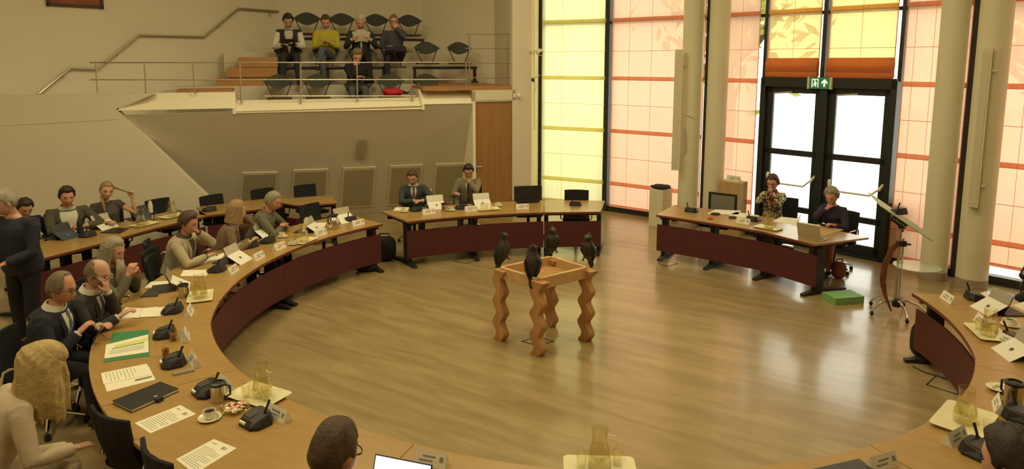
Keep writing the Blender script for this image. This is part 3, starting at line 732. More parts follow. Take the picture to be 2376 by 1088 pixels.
# ---------------- chairs ----------------
def make_chair(label):
    t = thing('office_chair', label, 'chair')
    MB().box((0, 0, .44), (.47, .46, .055)).build('seat', 'black_fabric', t, bevel=.02)
    b = MB(); rs = []
    for i in range(9):
        z = .46 + .44 * i / 8; y = -.23 - .09 * (i / 8) - .02 * math.sin(i / 8 * 3)
        rs.append([Vector((x, y + yy + .05 * (abs(x) / .22) ** 2, z)) for x, yy in [(-.22, 0), (-.11, 0), (0, 0), (.11, 0), (.22, 0), (.22, -.03), (.11, -.03), (0, -.03), (-.11, -.03), (-.22, -.03)]])
    b.rings(rs).build('backrest', 'black_fabric', t, bevel=.008)
    for s in (-1, 1):
        MB().tube([(s * .23, .12, .44), (s * .27, .17, .47), (s * .275, .17, .62), (s * .275, .12, .665), (s * .275, -.14, .665), (s * .26, -.20, .63), (s * .235, -.24, .50)], .0115, 8).build('armrest', 'chrome', t, smooth=True)
    MB().tube([(0, 0, .42), (0, 0, .10)], .028, 12).build('gas_stem', 'dark_metal', t, smooth=True)
    for k in range(5):
        a = 2 * math.pi * k / 5 + .3; d = Vector((math.cos(a), math.sin(a), 0))
        l = MB().tube([Vector((0, 0, .12)), d * .15 + Vector((0, 0, .11)), d * .29 + Vector((0, 0, .075))], [.022, .018, .013], 8).build('base_arm', 'chrome', t, smooth=True)
        MB().lathe([(.0, 0), (.024, 0), (.026, .024), (.024, .05), (0, .05)], d * .29 + Vector((0, 0, .003)), 10).build('castor', 'black_plastic', l, smooth=True)
    return t
CHAIR = make_chair('x')
def chair(x, y, rz, label, group='black office chairs around the desks'): return place(CHAIR, (x, y, 0), rz, label, group)
CHK = []
def V_(c): return Vector((c[0], c[1], 0))
def chair_at(px, py, label, turn=0, z=.90):     # px,py: middle of the backrest's top edge
    p = P(px, py, z); rz = face_in(p) + turn; d = Vector((-math.sin(rz), math.cos(rz), 0)); p = p + d * .28; CHK.append((label, (p - d * .33 - V_(RC)).to_2d().length))
    return chair(p.x, p.y, rz - 0, label)
# ---------------- empty chairs ----------------
chair_at(365, 462, 'black chair backrest behind the beige bottle on the back row')
chair_at(490, 453, 'black chair backrest at the back row, under the tip of the dark slope')
chair_at(608, 438, 'black chair backrest behind the grey haired man, left of two')
chair_at(707, 429, 'black chair backrest at the right end of the back row')
chair_at(718, 474, 'dark empty chair between the green sweater man and the thermos jug', .2)
chair_at(352, 596, 'dark empty chair left of the man in the beige blazer', .3)
chair_at(345, 560, 'dark chair standing behind the empty one near the bearded man', .6)
chair_at(1338, 441, 'black chair behind the lone microphone on the far desk', 0)
chair_at(1222, 432, 'black chair behind the dark monitor on the far desk', 0)
chair_at(256, 955, 'black chair with chrome armrests between the blonde woman and the black folder', .25)
chair_at(366, 1042, 'black chair at the bottom edge in front of the loose paper sheet', -.1)
# ---------------- people ----------------
def skinmat(k, c): mat('skin_' + k, c, .55, noise=.06, nscale=14)
skinmat('fair', (.60, .34, .22)); skinmat('rosy', (.58, .29, .19)); skinmat('tan', (.46, .26, .16))
mat('lips', (.42, .14, .10), .5); mat('brow', (.07, .045, .025), .9); mat('brow_grey', (.35, .30, .24), .9); mat('eye', (.03, .02, .015), .2)
def hairmat(k, c):
    m = mat('hair_' + k, c, .6, noise=.45, nscale=30, bump=.5, bscale=60)
for k, c in dict(dark=(.030, .020, .013), brown=(.075, .042, .02), blonde=(.46, .33, .13), dkblonde=(.30, .20, .085), grey=(.30, .27, .19), white=(.52, .48, .37), greybrown=(.17, .13, .08)).items(): hairmat(k, c)
def cloth(k, c, n=.12, sc=10, r=.9): mat('cloth_' + k, c, r, noise=n, nscale=sc, bump=.25, bscale=30)
for k, c in dict(navy=(.016, .018, .028), darknavy=(.022, .024, .038), charcoal=(.035, .036, .034), olive=(.085, .08, .05), white=(.66, .63, .54), greytop=(.075, .065, .055), sand=(.42, .36, .235),
                 brown=(.20, .135, .075), sage=(.145, .135, .085), teal=(.045, .06, .062), beigesuit=(.24, .20, .125), cream=(.55, .44, .31), black=(.014, .013, .015), vest=(.04, .022, .024), paleblue=(.50, .47, .40),
                 yellow=(.46, .40, .035), jeans=(.085, .105, .12), darktrouser=(.022, .022, .028), greynavy=(.06, .062, .075), blouse=(.028, .024, .045), pink=(.46, .20, .17), red=(.45, .03, .025), ecru=(.50, .41, .26), tie_blue=(.10, .13, .20), tie_red=(.17, .07, .05), tie_dark=(.06, .05, .03), tie_grey=(.14, .13, .14)).items(): cloth(k, c)
cloth('pattern', (.30, .26, .15), .5, 22)
for n_ in M['cloth_pattern'].node_tree.nodes:
    if n_.type == 'MIX': n_.inputs[6].default_value = (.05, .04, .03, 1); n_.inputs[7].default_value = (.62, .56, .36, 1)
    if n_.type == 'TEX_NOISE' and n_.inputs['Scale'].default_value == 22:
        nt_ = M['cloth_pattern'].node_tree; cr_ = nt_.nodes.new('ShaderNodeValToRGB'); cr_.color_ramp.elements[0].position = .46; cr_.color_ramp.elements[1].position = .54; n_.inputs['Scale'].default_value = 30
        to_ = [l.to_socket for l in n_.outputs['Fac'].links][0]; nt_.links.new(n_.outputs['Fac'], cr_.inputs[0]); nt_.links.new(cr_.outputs[0], to_)
def V3(*a): return Vector(a)
PEND = []
TOR = {'m': [(-.22, .150, .105, 0), (-.08, .165, .120, 0), (.08, .165, .122, .0), (.28, .155, .118, .005), (.50, .160, .118, .005), (.72, .180, .120, .0), (.86, .178, .108, -.005), (.95, .140, .085, -.01), (1.02, .085, .066, -.005), (1.10, .060, .060, .005)],
       'f': [(-.22, .150, .110, 0), (-.08, .168, .122, 0), (.08, .160, .115, .0), (.28, .132, .098, .0), (.50, .138, .105, .01), (.68, .152, .125, .02), (.84, .150, .100, .0), (.94, .118, .075, -.01), (1.02, .070, .058, -.005), (1.10, .052, .052, .005)]}
def head_grid(nu=36, nv=26, long=1.0, full=1.0, female=False):
    """points of a head in its own frame: +Y face, +Z up, origin at the centre"""
    rs = []
    for i in range(nv + 1):
        th = math.pi * i / nv - math.pi / 2
        z = .118 * math.sin(th) * long; ca = max(math.cos(th), .03); ring = []
        for j in range(nu):
            a = 2 * math.pi * j / nu            # 0 = front
            sx, cy_ = math.sin(a), math.cos(a)
            rx = .075 * full; ry = .097
            zn = z / (.118 * long)
            jaw = 1 - (.20 + (.05 if female else 0)) * max(0, -zn) ** 1.6
            x = rx * jaw * (ca ** .82) * sx; y = ry * (ca ** .85) * cy_
            if cy_ < 0 and zn < -.15: y *= 1 - .45 * min(1, (-zn - .15) / .6)
            if cy_ > 0:
                y *= 1 - .10 * max(0, zn) ** 2; fx = abs(x)
                y += .010 * max(0, -zn - .45) * math.exp(-(x / .03) ** 2) * 2                        # chin
                if -.50 < zn < .12: y += .024 * math.exp(-(x / .0135) ** 2) * max(0, min(1, (.12 - zn) / .45)) * (1 if zn > -.36 else max(0, 1 - (-.36 - zn) / .14))   # nose
                y += .005 * math.exp(-((zn - .20) / .10) ** 2) * math.exp(-(x / .05) ** 4)              # brow
                y -= .009 * math.exp(-((zn - .04) / .11) ** 2) * math.exp(-((fx - .032) / .017) ** 2)   # eye sockets
                y += .004 * math.exp(-((zn + .25) / .2) ** 2) * math.exp(-((fx - .045) / .02) ** 2)     # cheek
                y += .006 * math.exp(-((zn + .56) / .08) ** 2) * math.exp(-(x / .025) ** 2)             # lips
            ring.append(V3(x, y, z))
        rs.append(ring)
    return rs
def hair_mesh(style, seed=1):
    rnd = random.Random(seed); rs = head_grid(44, 30); out = []
    ph = [rnd.uniform(0, 6.28) for _ in range(6)]
    for i, r in enumerate(rs):
        ring = []
        for j, p in enumerate(r):
            a = 2 * math.pi * j / len(r); a = abs((a + math.pi) % (2 * math.pi) - math.pi)   # 0 front .. pi back
            zn = p.z / .118; front = a < 1.0
            if style in ('veil', 'short', 'curly', 'full', 'quiff', 'long', 'bob', 'pony', 'cap'):
                line = float(np.interp(a, [0, .6, .95, 1.25, 1.45, 1.6, 1.75, 2.1, 3.2], [.60, .64, .58, .30, -.12, -.16, .05, -.50, -.62]))
                t = (zn - line) * .16
                t = max(-.012, min(1, t))
                th = dict(short=.012, curly=.030, full=.024, quiff=.020, long=.020, veil=.024, bob=.022, pony=.010, cap=.017)[style]
                d = max(-.010, t) if t < 0 else min(th, t)
                if style == 'quiff' and a < 1.3 and zn > .4: d *= 1.5
                if style in ('curly',) and d > 0: d += .009 * math.sin(5 * a + ph[0] + 7 * zn) * math.sin(9 * zn + ph[1] + 3 * a)
                if style in ('full', 'quiff', 'short') and d > 0: d += .003 * math.sin(7 * a + ph[2]) * math.sin(6 * zn + ph[3])
            elif style == 'fringe':      # receding: bald forehead and crown
                ok = zn < .86 and a > 1.25 + max(0, zn - .2) * 1.0 and zn > (-.62 if a > 2 else -.15)
                d = .010 if ok else -.010
            elif style == 'receding':
                ok = (a > 1.05 + max(0, .5 - zn) * .3 or zn > .93) and zn > (-.62 if a > 2 else -.15); d = .012 if ok else -.010
            ring.append(p + p.normalized() * d + V3(0, 0, .003 if d > 0 else 0))
        out.append(ring)
    return out
def person(label, at, face, sex='m', floor=0.0, lean=12, side=0, twist=0, head=(0, 0, 0), hands=None, hdir=None, top='navy', shirt=None, tie=None, vneck=.55, sleeve=1.0, sleeve_mat=None,
           trousers='darktrouser', skin='fair', hair=('short', 'brown'), glasses=None, legs='sit', scale=1.0, stand=False, vox=.008, beard=None, curl=35, at_head=True, gw=None, pelvis_z=.56, shoes='black_plastic', extra=None, collar=None, big=1.0, grip=None, belly=0, sw=1.0):
    rz = math.radians(face) - math.pi / 2
    pz = pelvis_z if not stand else .95
    ln, sd = math.radians(lean), math.radians(side)
    sdir = V3(math.sin(sd), math.sin(ln), math.cos(ln) * math.cos(sd)).normalized()
    SL = .475; p0 = V3(0, 0, pz)
    tw = Matrix.Rotation(math.radians(twist), 3, 'Z')
    X = (tw @ V3(1, 0, 0)); X = (X - sdir * X.dot(sdir)).normalized(); Y = sdir.cross(X) * 1.0
    Xp = V3(1, 0, 0); Xp = (Xp - sdir * Xp.dot(sdir)).normalized()
    tab = TOR[sex]
    ts = [q[0] for q in tab]
    def frame(t):
        k = max(0, min(1, t)); x = Xp.lerp(X, k).normalized(); return x, sdir.cross(x)
    def tp(t, ang, e=0.0):          # point on the torso; ang 0 = front
        a = np.interp(t, ts, [q[1] for q in tab]) * big; b = np.interp(t, ts, [q[2] for q in tab]) * big; c = np.interp(t, ts, [q[3] for q in tab])
        if belly: b += belly * math.exp(-((t - .2) / .25) ** 2); c += belly * .6 * math.exp(-((t - .2) / .25) ** 2)
        x, y = frame(t)
        return p0 + sdir * (SL * t) + y * c + x * ((a + e) * math.sin(ang)) + y * ((b + e) * math.cos(ang))
    N = p0 + sdir * SL
    sh = .185 if sex == 'm' else .160
    sh *= big
    S_ = {s: p0 + sdir * (SL * .885) + X * (s * sh) for s in (-1, 1)}
    hy, hp, hr = [math.radians(v) for v in head]      # yaw (+ to the person's left), pitch down, roll
    HR = Matrix.Rotation(hy, 3, 'Z') @ Matrix.Rotation(-hp, 3, 'X') @ Matrix.Rotation(hr, 3, 'Y')
    nk = N + V3(0, .018, .055) + sdir * .02
    hc = nk + HR @ V3(0, .018, .115)
    hs = 1.10; HR = HR @ Matrix.Scale(hs, 3)
    # --- place by the head
    rootR = Matrix.Rotation(rz, 3, 'Z')
    if at_head:
        w = P(at[0], at[1], floor + hc.z * scale) if gw is None else onG(at[0], at[1], gw); loc = w - (rootR @ (hc * scale)); loc.z = floor
    else: loc = V3(at[0], at[1], floor)
    t = thing('person', label, 'person', loc, rz); t.scale = (scale,) * 3
    # --- arms
    UA, FA = (.285, .250) if sex == 'm' else (.262, .232)
    hands = hands or {}
    arms = {}
    for s in (-1, 1):
        tgt = hands.get('R' if s == 1 else 'L')
        if tgt is None: tgt = V3(s * .16, .30, pz + .12) if not stand else V3(s * .25, .06, pz - .12)
        elif tgt[0] == 'face': tgt = hc + HR @ (Vector(tgt[1:]) )
        else: tgt = Vector(tgt)
        a = S_[s]; d = tgt - a; L = min(d.length, (UA + FA) * .985); d.normalize(); tgt = a + d * L
        ca = (UA * UA + L * L - FA * FA) / (2 * UA * L); ca = max(-1, min(1, ca))
        pole = V3(s * .55, -.25, -1.0) if (hands.get('pole' + ('R' if s == 1 else 'L')) is None) else Vector(hands['pole' + ('R' if s == 1 else 'L')])
        pole = (pole - d * pole.dot(d)).normalized()
        el = a + d * (UA * ca) + pole * (UA * math.sqrt(max(0, 1 - ca * ca)))
        arms[s] = (a, el, tgt)
    body = MB()
    R_ = lambda q: q
    body.rings([[tp(q[0], 2 * math.pi * j / 20, -.012) for j in range(20)] for q in tab if q[0] > -.1])
    body.tube([p0 + sdir * (SL * .93), N + sdir * .01, nk + V3(0, .004, .02), hc - HR @ V3(0, .012, .05)], [(.058, .056), (.055, .053), (.050, .050), (.050, .052)] if sex == 'm' else [(.05, .05), (.044, .044), (.042, .042), (.044, .046)], 14)
    gr = head_grid(36, 26, female=(sex == 'f')); body.rings([[hc + HR @ p for p in r] for r in gr])
    for s in (-1, 1): body.ell(hc + HR @ V3(s * .076, -.010, -.004), (.009, .018, .031), 8, 6, R=HR @ Matrix.Rotation(s * -.35, 3, 'Z'))
    ar = .044 if sex == 'm' else .037
    hc_info = {}
    for s in (-1, 1):
        a, e, w = arms[s]
        body.tube([a - X * s * .05, a, a.lerp(e, .5), e, e.lerp(w, .35), w.lerp(e, .15), w], [ar * .9, ar * 1.05, ar, ar * .82, ar * .84, ar * .62, (ar * .62, ar * .50)], 12)
        key = 'R' if s == 1 else 'L'
        hd = (hdir or {}).get(key)
        d = (w - e).normalized()
        if hd: d = (d * .25 + Vector(hd[0]).normalized()).normalized(); n = Vector(hd[1])
        else: n = V3(0, 0, -1)
        n = (n - d * n.dot(d))
        n = n.normalized() if n.length > .05 else d.orthogonal().normalized()
        sidev = d.cross(n) * 1.0                       # across the knuckles
        if (sidev.dot(V3(-s, 0, 0)) < 0 and not hd) : pass
        th_side = -s if n.z < 0 else s                  # thumb towards the middle of the body for a palm-down hand
        if hd and len(hd) > 2: ths = hd[2]
        else:
            ths = 1 if sidev.dot(V3(-s, .3, .2)) > 0 else -1
        hk = 1.0 if sex == 'm' else .90
        cr = math.radians((hdir or {}).get('curl' + key, curl))
        body.tube([w - d * .02, w + d * .02 * hk, w + d * .055 * hk, w + d * .088 * hk], [(.026 * hk, .020 * hk), (.036 * hk, .018 * hk), (.041 * hk, .016 * hk), (.039 * hk, .013 * hk)], 12, up=n)
        for q, (off, ln_) in enumerate([(.031, .070), (.0105, .078), (-.0105, .073), (-.030, .058)]):
            b = w + d * .080 * hk + sidev * (off * ths * hk); pts = [b]; dd = d.copy(); k_ = cr * (.45 + .08 * q)
            for seg_, fr_ in enumerate((.46, .30, .24)):
                dd = (dd * math.cos(k_) + n * math.sin(k_)) if seg_ == 0 else (Matrix.Rotation(k_ * 1.3, 3, d.cross(n).normalized()) @ dd)
                pts.append(pts[-1] + dd * (ln_ * fr_ * hk))
            body.tube(pts, [.0098 * hk, .0092 * hk, .0085 * hk, .0065 * hk], 7)
        tb = w + d * .018 * hk + sidev * (ths * .028 * hk); td = (d * .62 + sidev * ths * .62 + n * .35).normalized(); td2 = (d * .85 + sidev * ths * .15 + n * .45).normalized()
        body.tube([tb, tb + td * .036 * hk, tb + td * .036 * hk + td2 * .030 * hk, tb + td * .036 * hk + td2 * .050 * hk], [.015 * hk, .0125 * hk, .0105 * hk, .007 * hk], 8)
        hc_info[s] = (w, d, n)
    # --- legs
    hips = {s: p0 + V3(s * .088, 0, -.03) for s in (-1, 1)}
    lg = {}
    for s in (-1, 1):
        if legs == 'sit': k_, an = V3(s * .13, .40, pz - .05), V3(s * .13, .42, .09)
        elif legs == 'back': k_, an = V3(s * .13, .38, pz - .06), V3(s * .11, .22, .09)
        elif legs == 'gallery': k_, an = V3(s * .12, .38, pz - .03), V3(s * .14, .46, .09)
        elif legs == 'cross': k_, an = (V3(.10, .40, pz - .03), V3(.10, .42, .09)) if s == 1 else (V3(.10, .42, pz + .11), V3(.20, .44, pz - .20))
        elif legs == 'fig4': k_, an = (V3(.13, .40, pz - .03), V3(.12, .40, .09)) if s == 1 else (V3(-.20, .40, pz + .12), V3(.17, .42, pz + .10))
        elif legs == 'stand': k_, an = V3(s * .10, .02, .50), V3(s * .11, -.01, .09)
        lg[s] = (hips[s], k_, an)
        body.tube([hips[s], k_, an], [.07, .045, .032], 10)
        body.tube([an, an + V3(0, .06, -.05)], [.03, .028], 8)
    bo = body.build('body', 'skin_' + skin, t); PEND.append((bo, vox, 1))
    # --- top garment
    ex = .016 if sex == 'm' else .012
    jk = MB(); jk.rings([[tp(tt, 2 * math.pi * j / 24, ex - (.010 if tt > 1.0 else 0)) for j in range(24)] for tt in (-.20, -.08, .08, .28, .5, .72, .86, .95, 1.0, 1.035)])
    for s in (-1, 1):
        a, e, w = arms[s]; r0 = ar + .016
        jk.tube([p0 + sdir * (SL * .93) + X * s * .07 * big, a + sdir * .012, a.lerp(e, .12)], [(.052, .050), (.064 * big, .062 * big), r0 * 1.06], 14)
        if sleeve > .6:
            f = (sleeve - .6) / .4; end = e.lerp(w, .93 * f)
            jk.tube([a, a.lerp(e, .5), e, e.lerp(w, .4 * f), end], [r0 * 1.12, r0 * 1.04, r0 * .95, r0 * .88, r0 * .76], 14)
        elif sleeve > 0: jk.tube([a, a.lerp(e, sleeve)], [r0 * 1.12, r0 * 1.05], 14)
    jo = jk.build('top_garment', 'cloth_' + top, t); PEND.append((jo, .0115, 2))
    if sleeve_mat:
        sm_ = MB()
        for s in (-1, 1):
            a, e, w = arms[s]; r0 = ar + .012
            sm_.tube([a.lerp(e, -.02), a.lerp(e, .5), e, e.lerp(w, .35), e.lerp(w, .82)], [r0 * 1.25, r0 * 1.18, r0 * 1.05, r0 * 1.0, r0 * .8], 14)
        so = sm_.build('sleeves', 'cloth_' + sleeve_mat, t); PEND.append((so, .0115, 2))
    def patch(name, m, tlist, half, e, thick=.004, n=8):
        mb = MB(); rs = []
        for tt, hw in zip(tlist, half):
            front = [tp(tt, -hw + 2 * hw * j / n, e + thick) for j in range(n + 1)]; back = [tp(tt, hw - 2 * hw * j / n, e - .012) for j in range(n + 1)]
            rs.append(front + back)
        return mb.rings(rs).build(name, m, t, smooth=True)
    if shirt:
        patch('shirt_front', 'cloth_' + shirt, [vneck * .35, vneck * .8, .74, .88, 1.0], [v_ * sw for v_ in (.02, .10, .22, .28, .42)], ex, .003)
        dk = 'cloth_' + top
        for s in (-1, 1):       # lapels
            mb = MB(); rs = []
            for tt, c_, w_ in ((vneck * .35, .04, .05), (vneck * .8, .15, .14), (.74, .30, .24), (.84, .38, .22), (.97, .50, .20)):
                fr_ = [tp(tt, s * (c_ * sw - w_ / 2 + w_ * j / 3), ex + .011) for j in range(4)]; bk_ = [tp(tt, s * (c_ * sw + w_ / 2 - w_ * j / 3), ex - .004) for j in range(4)]
                rs.append(fr_ + bk_)
            mb.rings(rs).build('lapel', dk, t, smooth=True)
    if tie:
        patch('tie', 'cloth_' + tie, [vneck * .3, vneck * .5, .80, .93, .965, 1.0], [.05, .16, .10, .08, .13, .14], ex + .006, .006, 4)
    if collar or shirt:
        c_ = collar or shirt
        cm = MB(); x, y = frame(1)
        rs = []
        for (tt, e_) in ((1.015, .006), (1.10, .010), (1.10, .003), (1.015, -.006)):
            rs.append([tp(tt, 2 * math.pi * j / 18, e_) + V3(0, 0, .008 * (1 - math.cos(2 * math.pi * j / 18))) for j in range(18)])
        rs.append(rs[0]); cm.rings(rs, caps=False).build('collar', 'cloth_' + c_, t, smooth=True)
        if sleeve >= 1 and shirt:
            for s in (-1, 1):
                a, e, w = arms[s]; MB().tube([e.lerp(w, .90), e.lerp(w, .985)], [(ar * .86, ar * .80), (ar * .82, ar * .76)], 12).build('shirt_cuff', 'cloth_' + c_, t, smooth=True)
    # --- trousers and shoes
    tr = MB(); tr.rings([[tp(tt, 2 * math.pi * j / 18, .008) for j in range(18)] for tt in (-.24, -.1, .05)])
    for s in (-1, 1):
        h_, k_, an = lg[s]; fl = 0 if legs != 'stand' else .02
        tr.tube([h_ + V3(0, -.03, .0), h_.lerp(k_, .3), h_.lerp(k_, .7), k_, k_.lerp(an, .4), an + V3(0, 0, .02)], [.098, .094, .078, .066, .062, .050], 14)
        sh_ = MB(); 
        fd = V3(0, 1, 0)
        sh_.tube([an + V3(0, -.055, -.045), an + V3(0, 0, -.035), an + V3(0, .09, -.055), an + V3(0, .17, -.066), an + V3(0, .20, -.070)], [(.030, .030), (.040, .050), (.045, .032), (.040, .022), (.020, .012)], 10, up=(0, 0, 1))
        sh_.build('shoe', shoes, t, smooth=True)
    to = tr.build('trousers', 'cloth_' + trousers, t); PEND.append((to, .012, 2))
    # --- face
    F = lambda *q: hc + HR @ Vector(q)
    bm_ = 'brow_grey' if hair and hair[1] in ('grey', 'white') else 'brow'
    for s in (-1, 1):
        MB().ell(F(s * .031, .0835, .005), (.0105, .006, .0055), 8, 6, R=HR).build('eye', 'eye', t, smooth=True)
        MB().tube([F(s * .016, .093, .024), F(s * .032, .092, .029), F(s * .048, .080, .024)], [(.003, .0025), (.004, .003), (.002, .002)], 6).build('eyebrow', bm_, t, smooth=True)
    MB().tube([F(-.022, .088, -.065), F(-.008, .0965, -.064), F(.008, .0965, -.064), F(.022, .088, -.065)], [.002, .0055, .0055, .002], 8).build('mouth', 'lips', t, smooth=True)
    # --- hair
    if hair:
        st, hcx = hair; hm = 'hair_' + hcx
        ho = MB().rings([[F(*p) for p in r] for r in hair_mesh(st, len(label))]).build('hair', hm, t, smooth='all')
        def curtain(z0, z1, a0, a1, rx, ry, flare=1.1, name='hair_length', th=.03, back=.0, n=18):
            rs = []
            for k in range(9):
                u = k / 8; z = z0 + (z1 - z0) * u; g = 1 + (flare - 1) * u
                o_, i_ = [], []
                for j in range(n + 1):
                    a = a0 + (a1 - a0) * j / n; wv = .004 * math.sin(9 * a + 3 * u)
                    o_.append(F(math.sin(a) * (rx * g + wv), math.cos(a) * (ry * g + wv) - back * u, z)); i_.append(F(math.sin(a) * (rx * g - th), math.cos(a) * (ry * g - th) - back * u, z))
                rs.append(o_ + i_[::-1])
            MB().rings(rs).build(name, hm, t, smooth=True)
        if st == 'bob': curtain(.06, -.13, 1.15, 2 * math.pi - 1.15, .094, .112, 1.10, th=.028)
        if st == 'long': curtain(.06, -.22, 1.1, 2 * math.pi - 1.1, .092, .112, 1.12, th=.03)
        if st == 'veil':
            lk = MB(); rl = random.Random(4); g_ = Vector((0, 0, -1))
            for k in range(34):
                a = .70 + (2 * math.pi - 1.4) * k / 33; zz = .055 + .02 * math.sin(3 * k)
                b0 = F(math.sin(a) * .060, math.cos(a) * .078, zz + .03); b1 = F(math.sin(a) * .092, math.cos(a) * .112, zz - .03)
                o_ = (b1 - hc); o_.z = 0; o_ = o_ * .28; L_ = .27 + .05 * rl.random()
                pts = [b0, b1, b1 + o_ * .5 + g_ * L_ * .3, b1 + o_ * .8 + g_ * L_ * .65 + V3(0, -.01, 0), b1 + o_ * .6 + g_ * L_]
                lk.tube(pts, [.020, .024, .024, .020, .008], 8)
            PEND.append((lk.build('hair_length', hm, t), .009, 2))
    if beard:
        m = MB(); L_ = beard[0]
        m.tube([F(0, .070, -.050), F(0, .088, -.095), F(0, .100, -.14), F(0, .11, -.14 - L_ * .6), F(0, .11, -.14 - L_)], [(.050, .022), (.056, .034), (.055, .034), (.048, .026), (.020, .012)], 12, up=(0, 1, 0))
        m.build('beard', 'hair_' + beard[1], t, smooth=True)
    if glasses:
        g = MB()
        for s in (-1, 1):
            cx_, cy2 = s * .032, .101
            g.tube([F(cx_ + .024 * math.cos(q), cy2 - .003 * abs(math.cos(q)), .004 + .017 * math.sin(q)) for q in [k * math.pi / 6 for k in range(13)]], .0026, 5)
            g.tube([F(s * .056, .098, .008), F(s * .079, .06, .010), F(s * .083, -.01, .008)], .0026, 5)
        g.tube([F(-.008, .104, .008), F(.008, .104, .008)], .0025, 5)
        g.build('glasses', glasses, t, smooth=True)
    return t, dict(hc=hc, HR=HR, arms=arms, hands=hc_info, tp=tp, root=t, loc=loc, R=rootR, scale=scale, frame=frame)
def wpos(info, p):       # local point of a person -> world
    return info['root'].location + info['R'] @ (Vector(p) * info['scale'])
def finish_people():
    bpy.context.view_layer.update(); dg = None
    for o, vx, it in PEND:
        m = o.modifiers.new('skin', 'REMESH'); m.mode = 'VOXEL'; m.voxel_size = vx; m.use_smooth_shade = True
        m2 = o.modifiers.new('smooth', 'SMOOTH'); m2.factor = .5; m2.iterations = it
    bpy.context.view_layer.update(); dg = bpy.context.evaluated_depsgraph_get()
    for o, vx, it in PEND:
        me = bpy.data.meshes.new_from_object(o.evaluated_get(dg)); old = o.data
        o.modifiers.clear(); o.data = me; me.name = o.name
        me.polygons.foreach_set('use_smooth', [True] * len(me.polygons))
        if not me.materials: me.materials.append(old.materials[0])
DK = TZ + .03
def seat(info, label, group='black office chairs around the desks', back=.02, sx=0):
    t = info['root']; rz = t.rotation_euler.z; p = t.location + Matrix.Rotation(rz, 3, 'Z') @ V3(sx, back, 0)
    return place(CHAIR, (p.x, p.y, 0), rz, label, group)
def facing(px, py, z=1.15, turn=0):
    p = P(px, py, z); return math.degrees(math.atan2(RC.y - p.y, RC.x - p.x)) + turn
I = {}
# --- left foreground
_, I['blonde'] = person('blonde woman in a cream top and trousers, bowed over her lap', (92, 850), facing(88, 838, 1.0, 12), 'f', scale=1.12, lean=26, head=(-20, 42, 0), hands=dict(R=(.20, .42, .66), L=(-.26, .10, .50)), top='cream', trousers='ecru', hair=('veil', 'blonde'), legs='sit', vox=.007)
seat(I['blonde'], 'chair with chrome arms holding the blonde woman')
_, I['navy'] = person('man in navy suit and blue tie with glasses, holding a pen', (142, 668), facing(142, 668, 1.2, -8), scale=1.05, big=1.15, lean=16, head=(-8, 14, 0), hands=dict(R=(.16, .36, .86), L=(-.12, .42, .80)), top='navy', shirt='white', sw=1.25, tie='tie_blue', glasses='dark_metal', hair=('receding', 'greybrown'), vox=.007, skin='rosy', curl=50)
seat(I['navy'], 'chair under the man in the navy suit')
_, I['bald'] = person('bald man with glasses in a charcoal suit, hand raised to his mouth', (226, 635), facing(226, 635, 1.2, -10), scale=1.04, big=1.14, lean=20, head=(-6, 20, 0), hands=dict(R=(.14, .46, .82), L=('face', .03, .13, -.10), poleL=(-.3, .2, -1)), hdir=dict(L=((0, -.1, 1), (0, -1, .2))), top='charcoal', shirt='white', tie='tie_grey', glasses='silver', hair=('fringe', 'greybrown'), vox=.007, curl=40)
seat(I['bald'], 'chair under the bald man in the charcoal suit')
_, I['beard'] = person('man with long grey hair and beard in a pale shirt, hands before him', (262, 582), facing(262, 582, 1.2, -6), scale=1.04, big=1.08, lean=12, head=(-5, 16, 0), hands=dict(R=(.06, .34, .98), L=(-.06, .34, .95)), hdir=dict(R=((-.3, .3, 1), (-1, 0, 0)), L=((.3, .3, 1), (1, 0, 0))), top='sage', hair=('long', 'grey'), beard=(.17, 'white'), skin='rosy', curl=60)
seat(I['beard'], 'chair under the bearded man')
_, I['blazer'] = person('man in a beige blazer resting his cheek on his hand', (437, 517), facing(437, 517, 1.2, 12), scale=1.04, big=1.12, lean=18, head=(-6, 16, 6), hands=dict(L=('face', -.040, .100, -.095), R=(.10, .44, .80), poleL=(-.75, .55, -.8), poleR=(1, -.1, -.6)), hdir=dict(L=((.25, -.1, 1), (.5, -.7, 0))), top='sand', shirt='greytop', vneck=.6, hair=('quiff', 'brown'), skin='rosy', vox=.007)
seat(I['blazer'], 'chair under the man in the beige blazer')
_, I['bob'] = person('woman with a blonde bob in a brown blazer, turned to her neighbour', (549, 490), facing(549, 490, 1.15, 40), 'f', scale=1.05, big=1.08, lean=27, head=(20, 8, 0), hands=dict(L=('face', -.075, .06, -.04), R=(.16, .42, .80), poleL=(-.5, .3, -1)), hdir=dict(L=((.05, -.1, 1), (1, -.3, 0))), top='brown', shirt='paleblue', hair=('bob', 'dkblonde'), vox=.008)
seat(I['bob'], 'chair under the woman in the brown blazer')
_, I['sage'] = person('grey haired man in a green sweater looking down at the desk', (633, 466), facing(633, 466, 1.2, 30), scale=1.04, big=1.12, lean=24, head=(-4, 22, 0), hands=dict(R=(.02, .40, .80), L=(-.03, .40, .82), poleR=(1, .0, -.5), poleL=(-1, 0, -.5)), top='sage', collar='brown', hair=('short', 'grey'), skin='rosy', belly=.02)
seat(I['sage'], 'chair under the man in the green sweater')
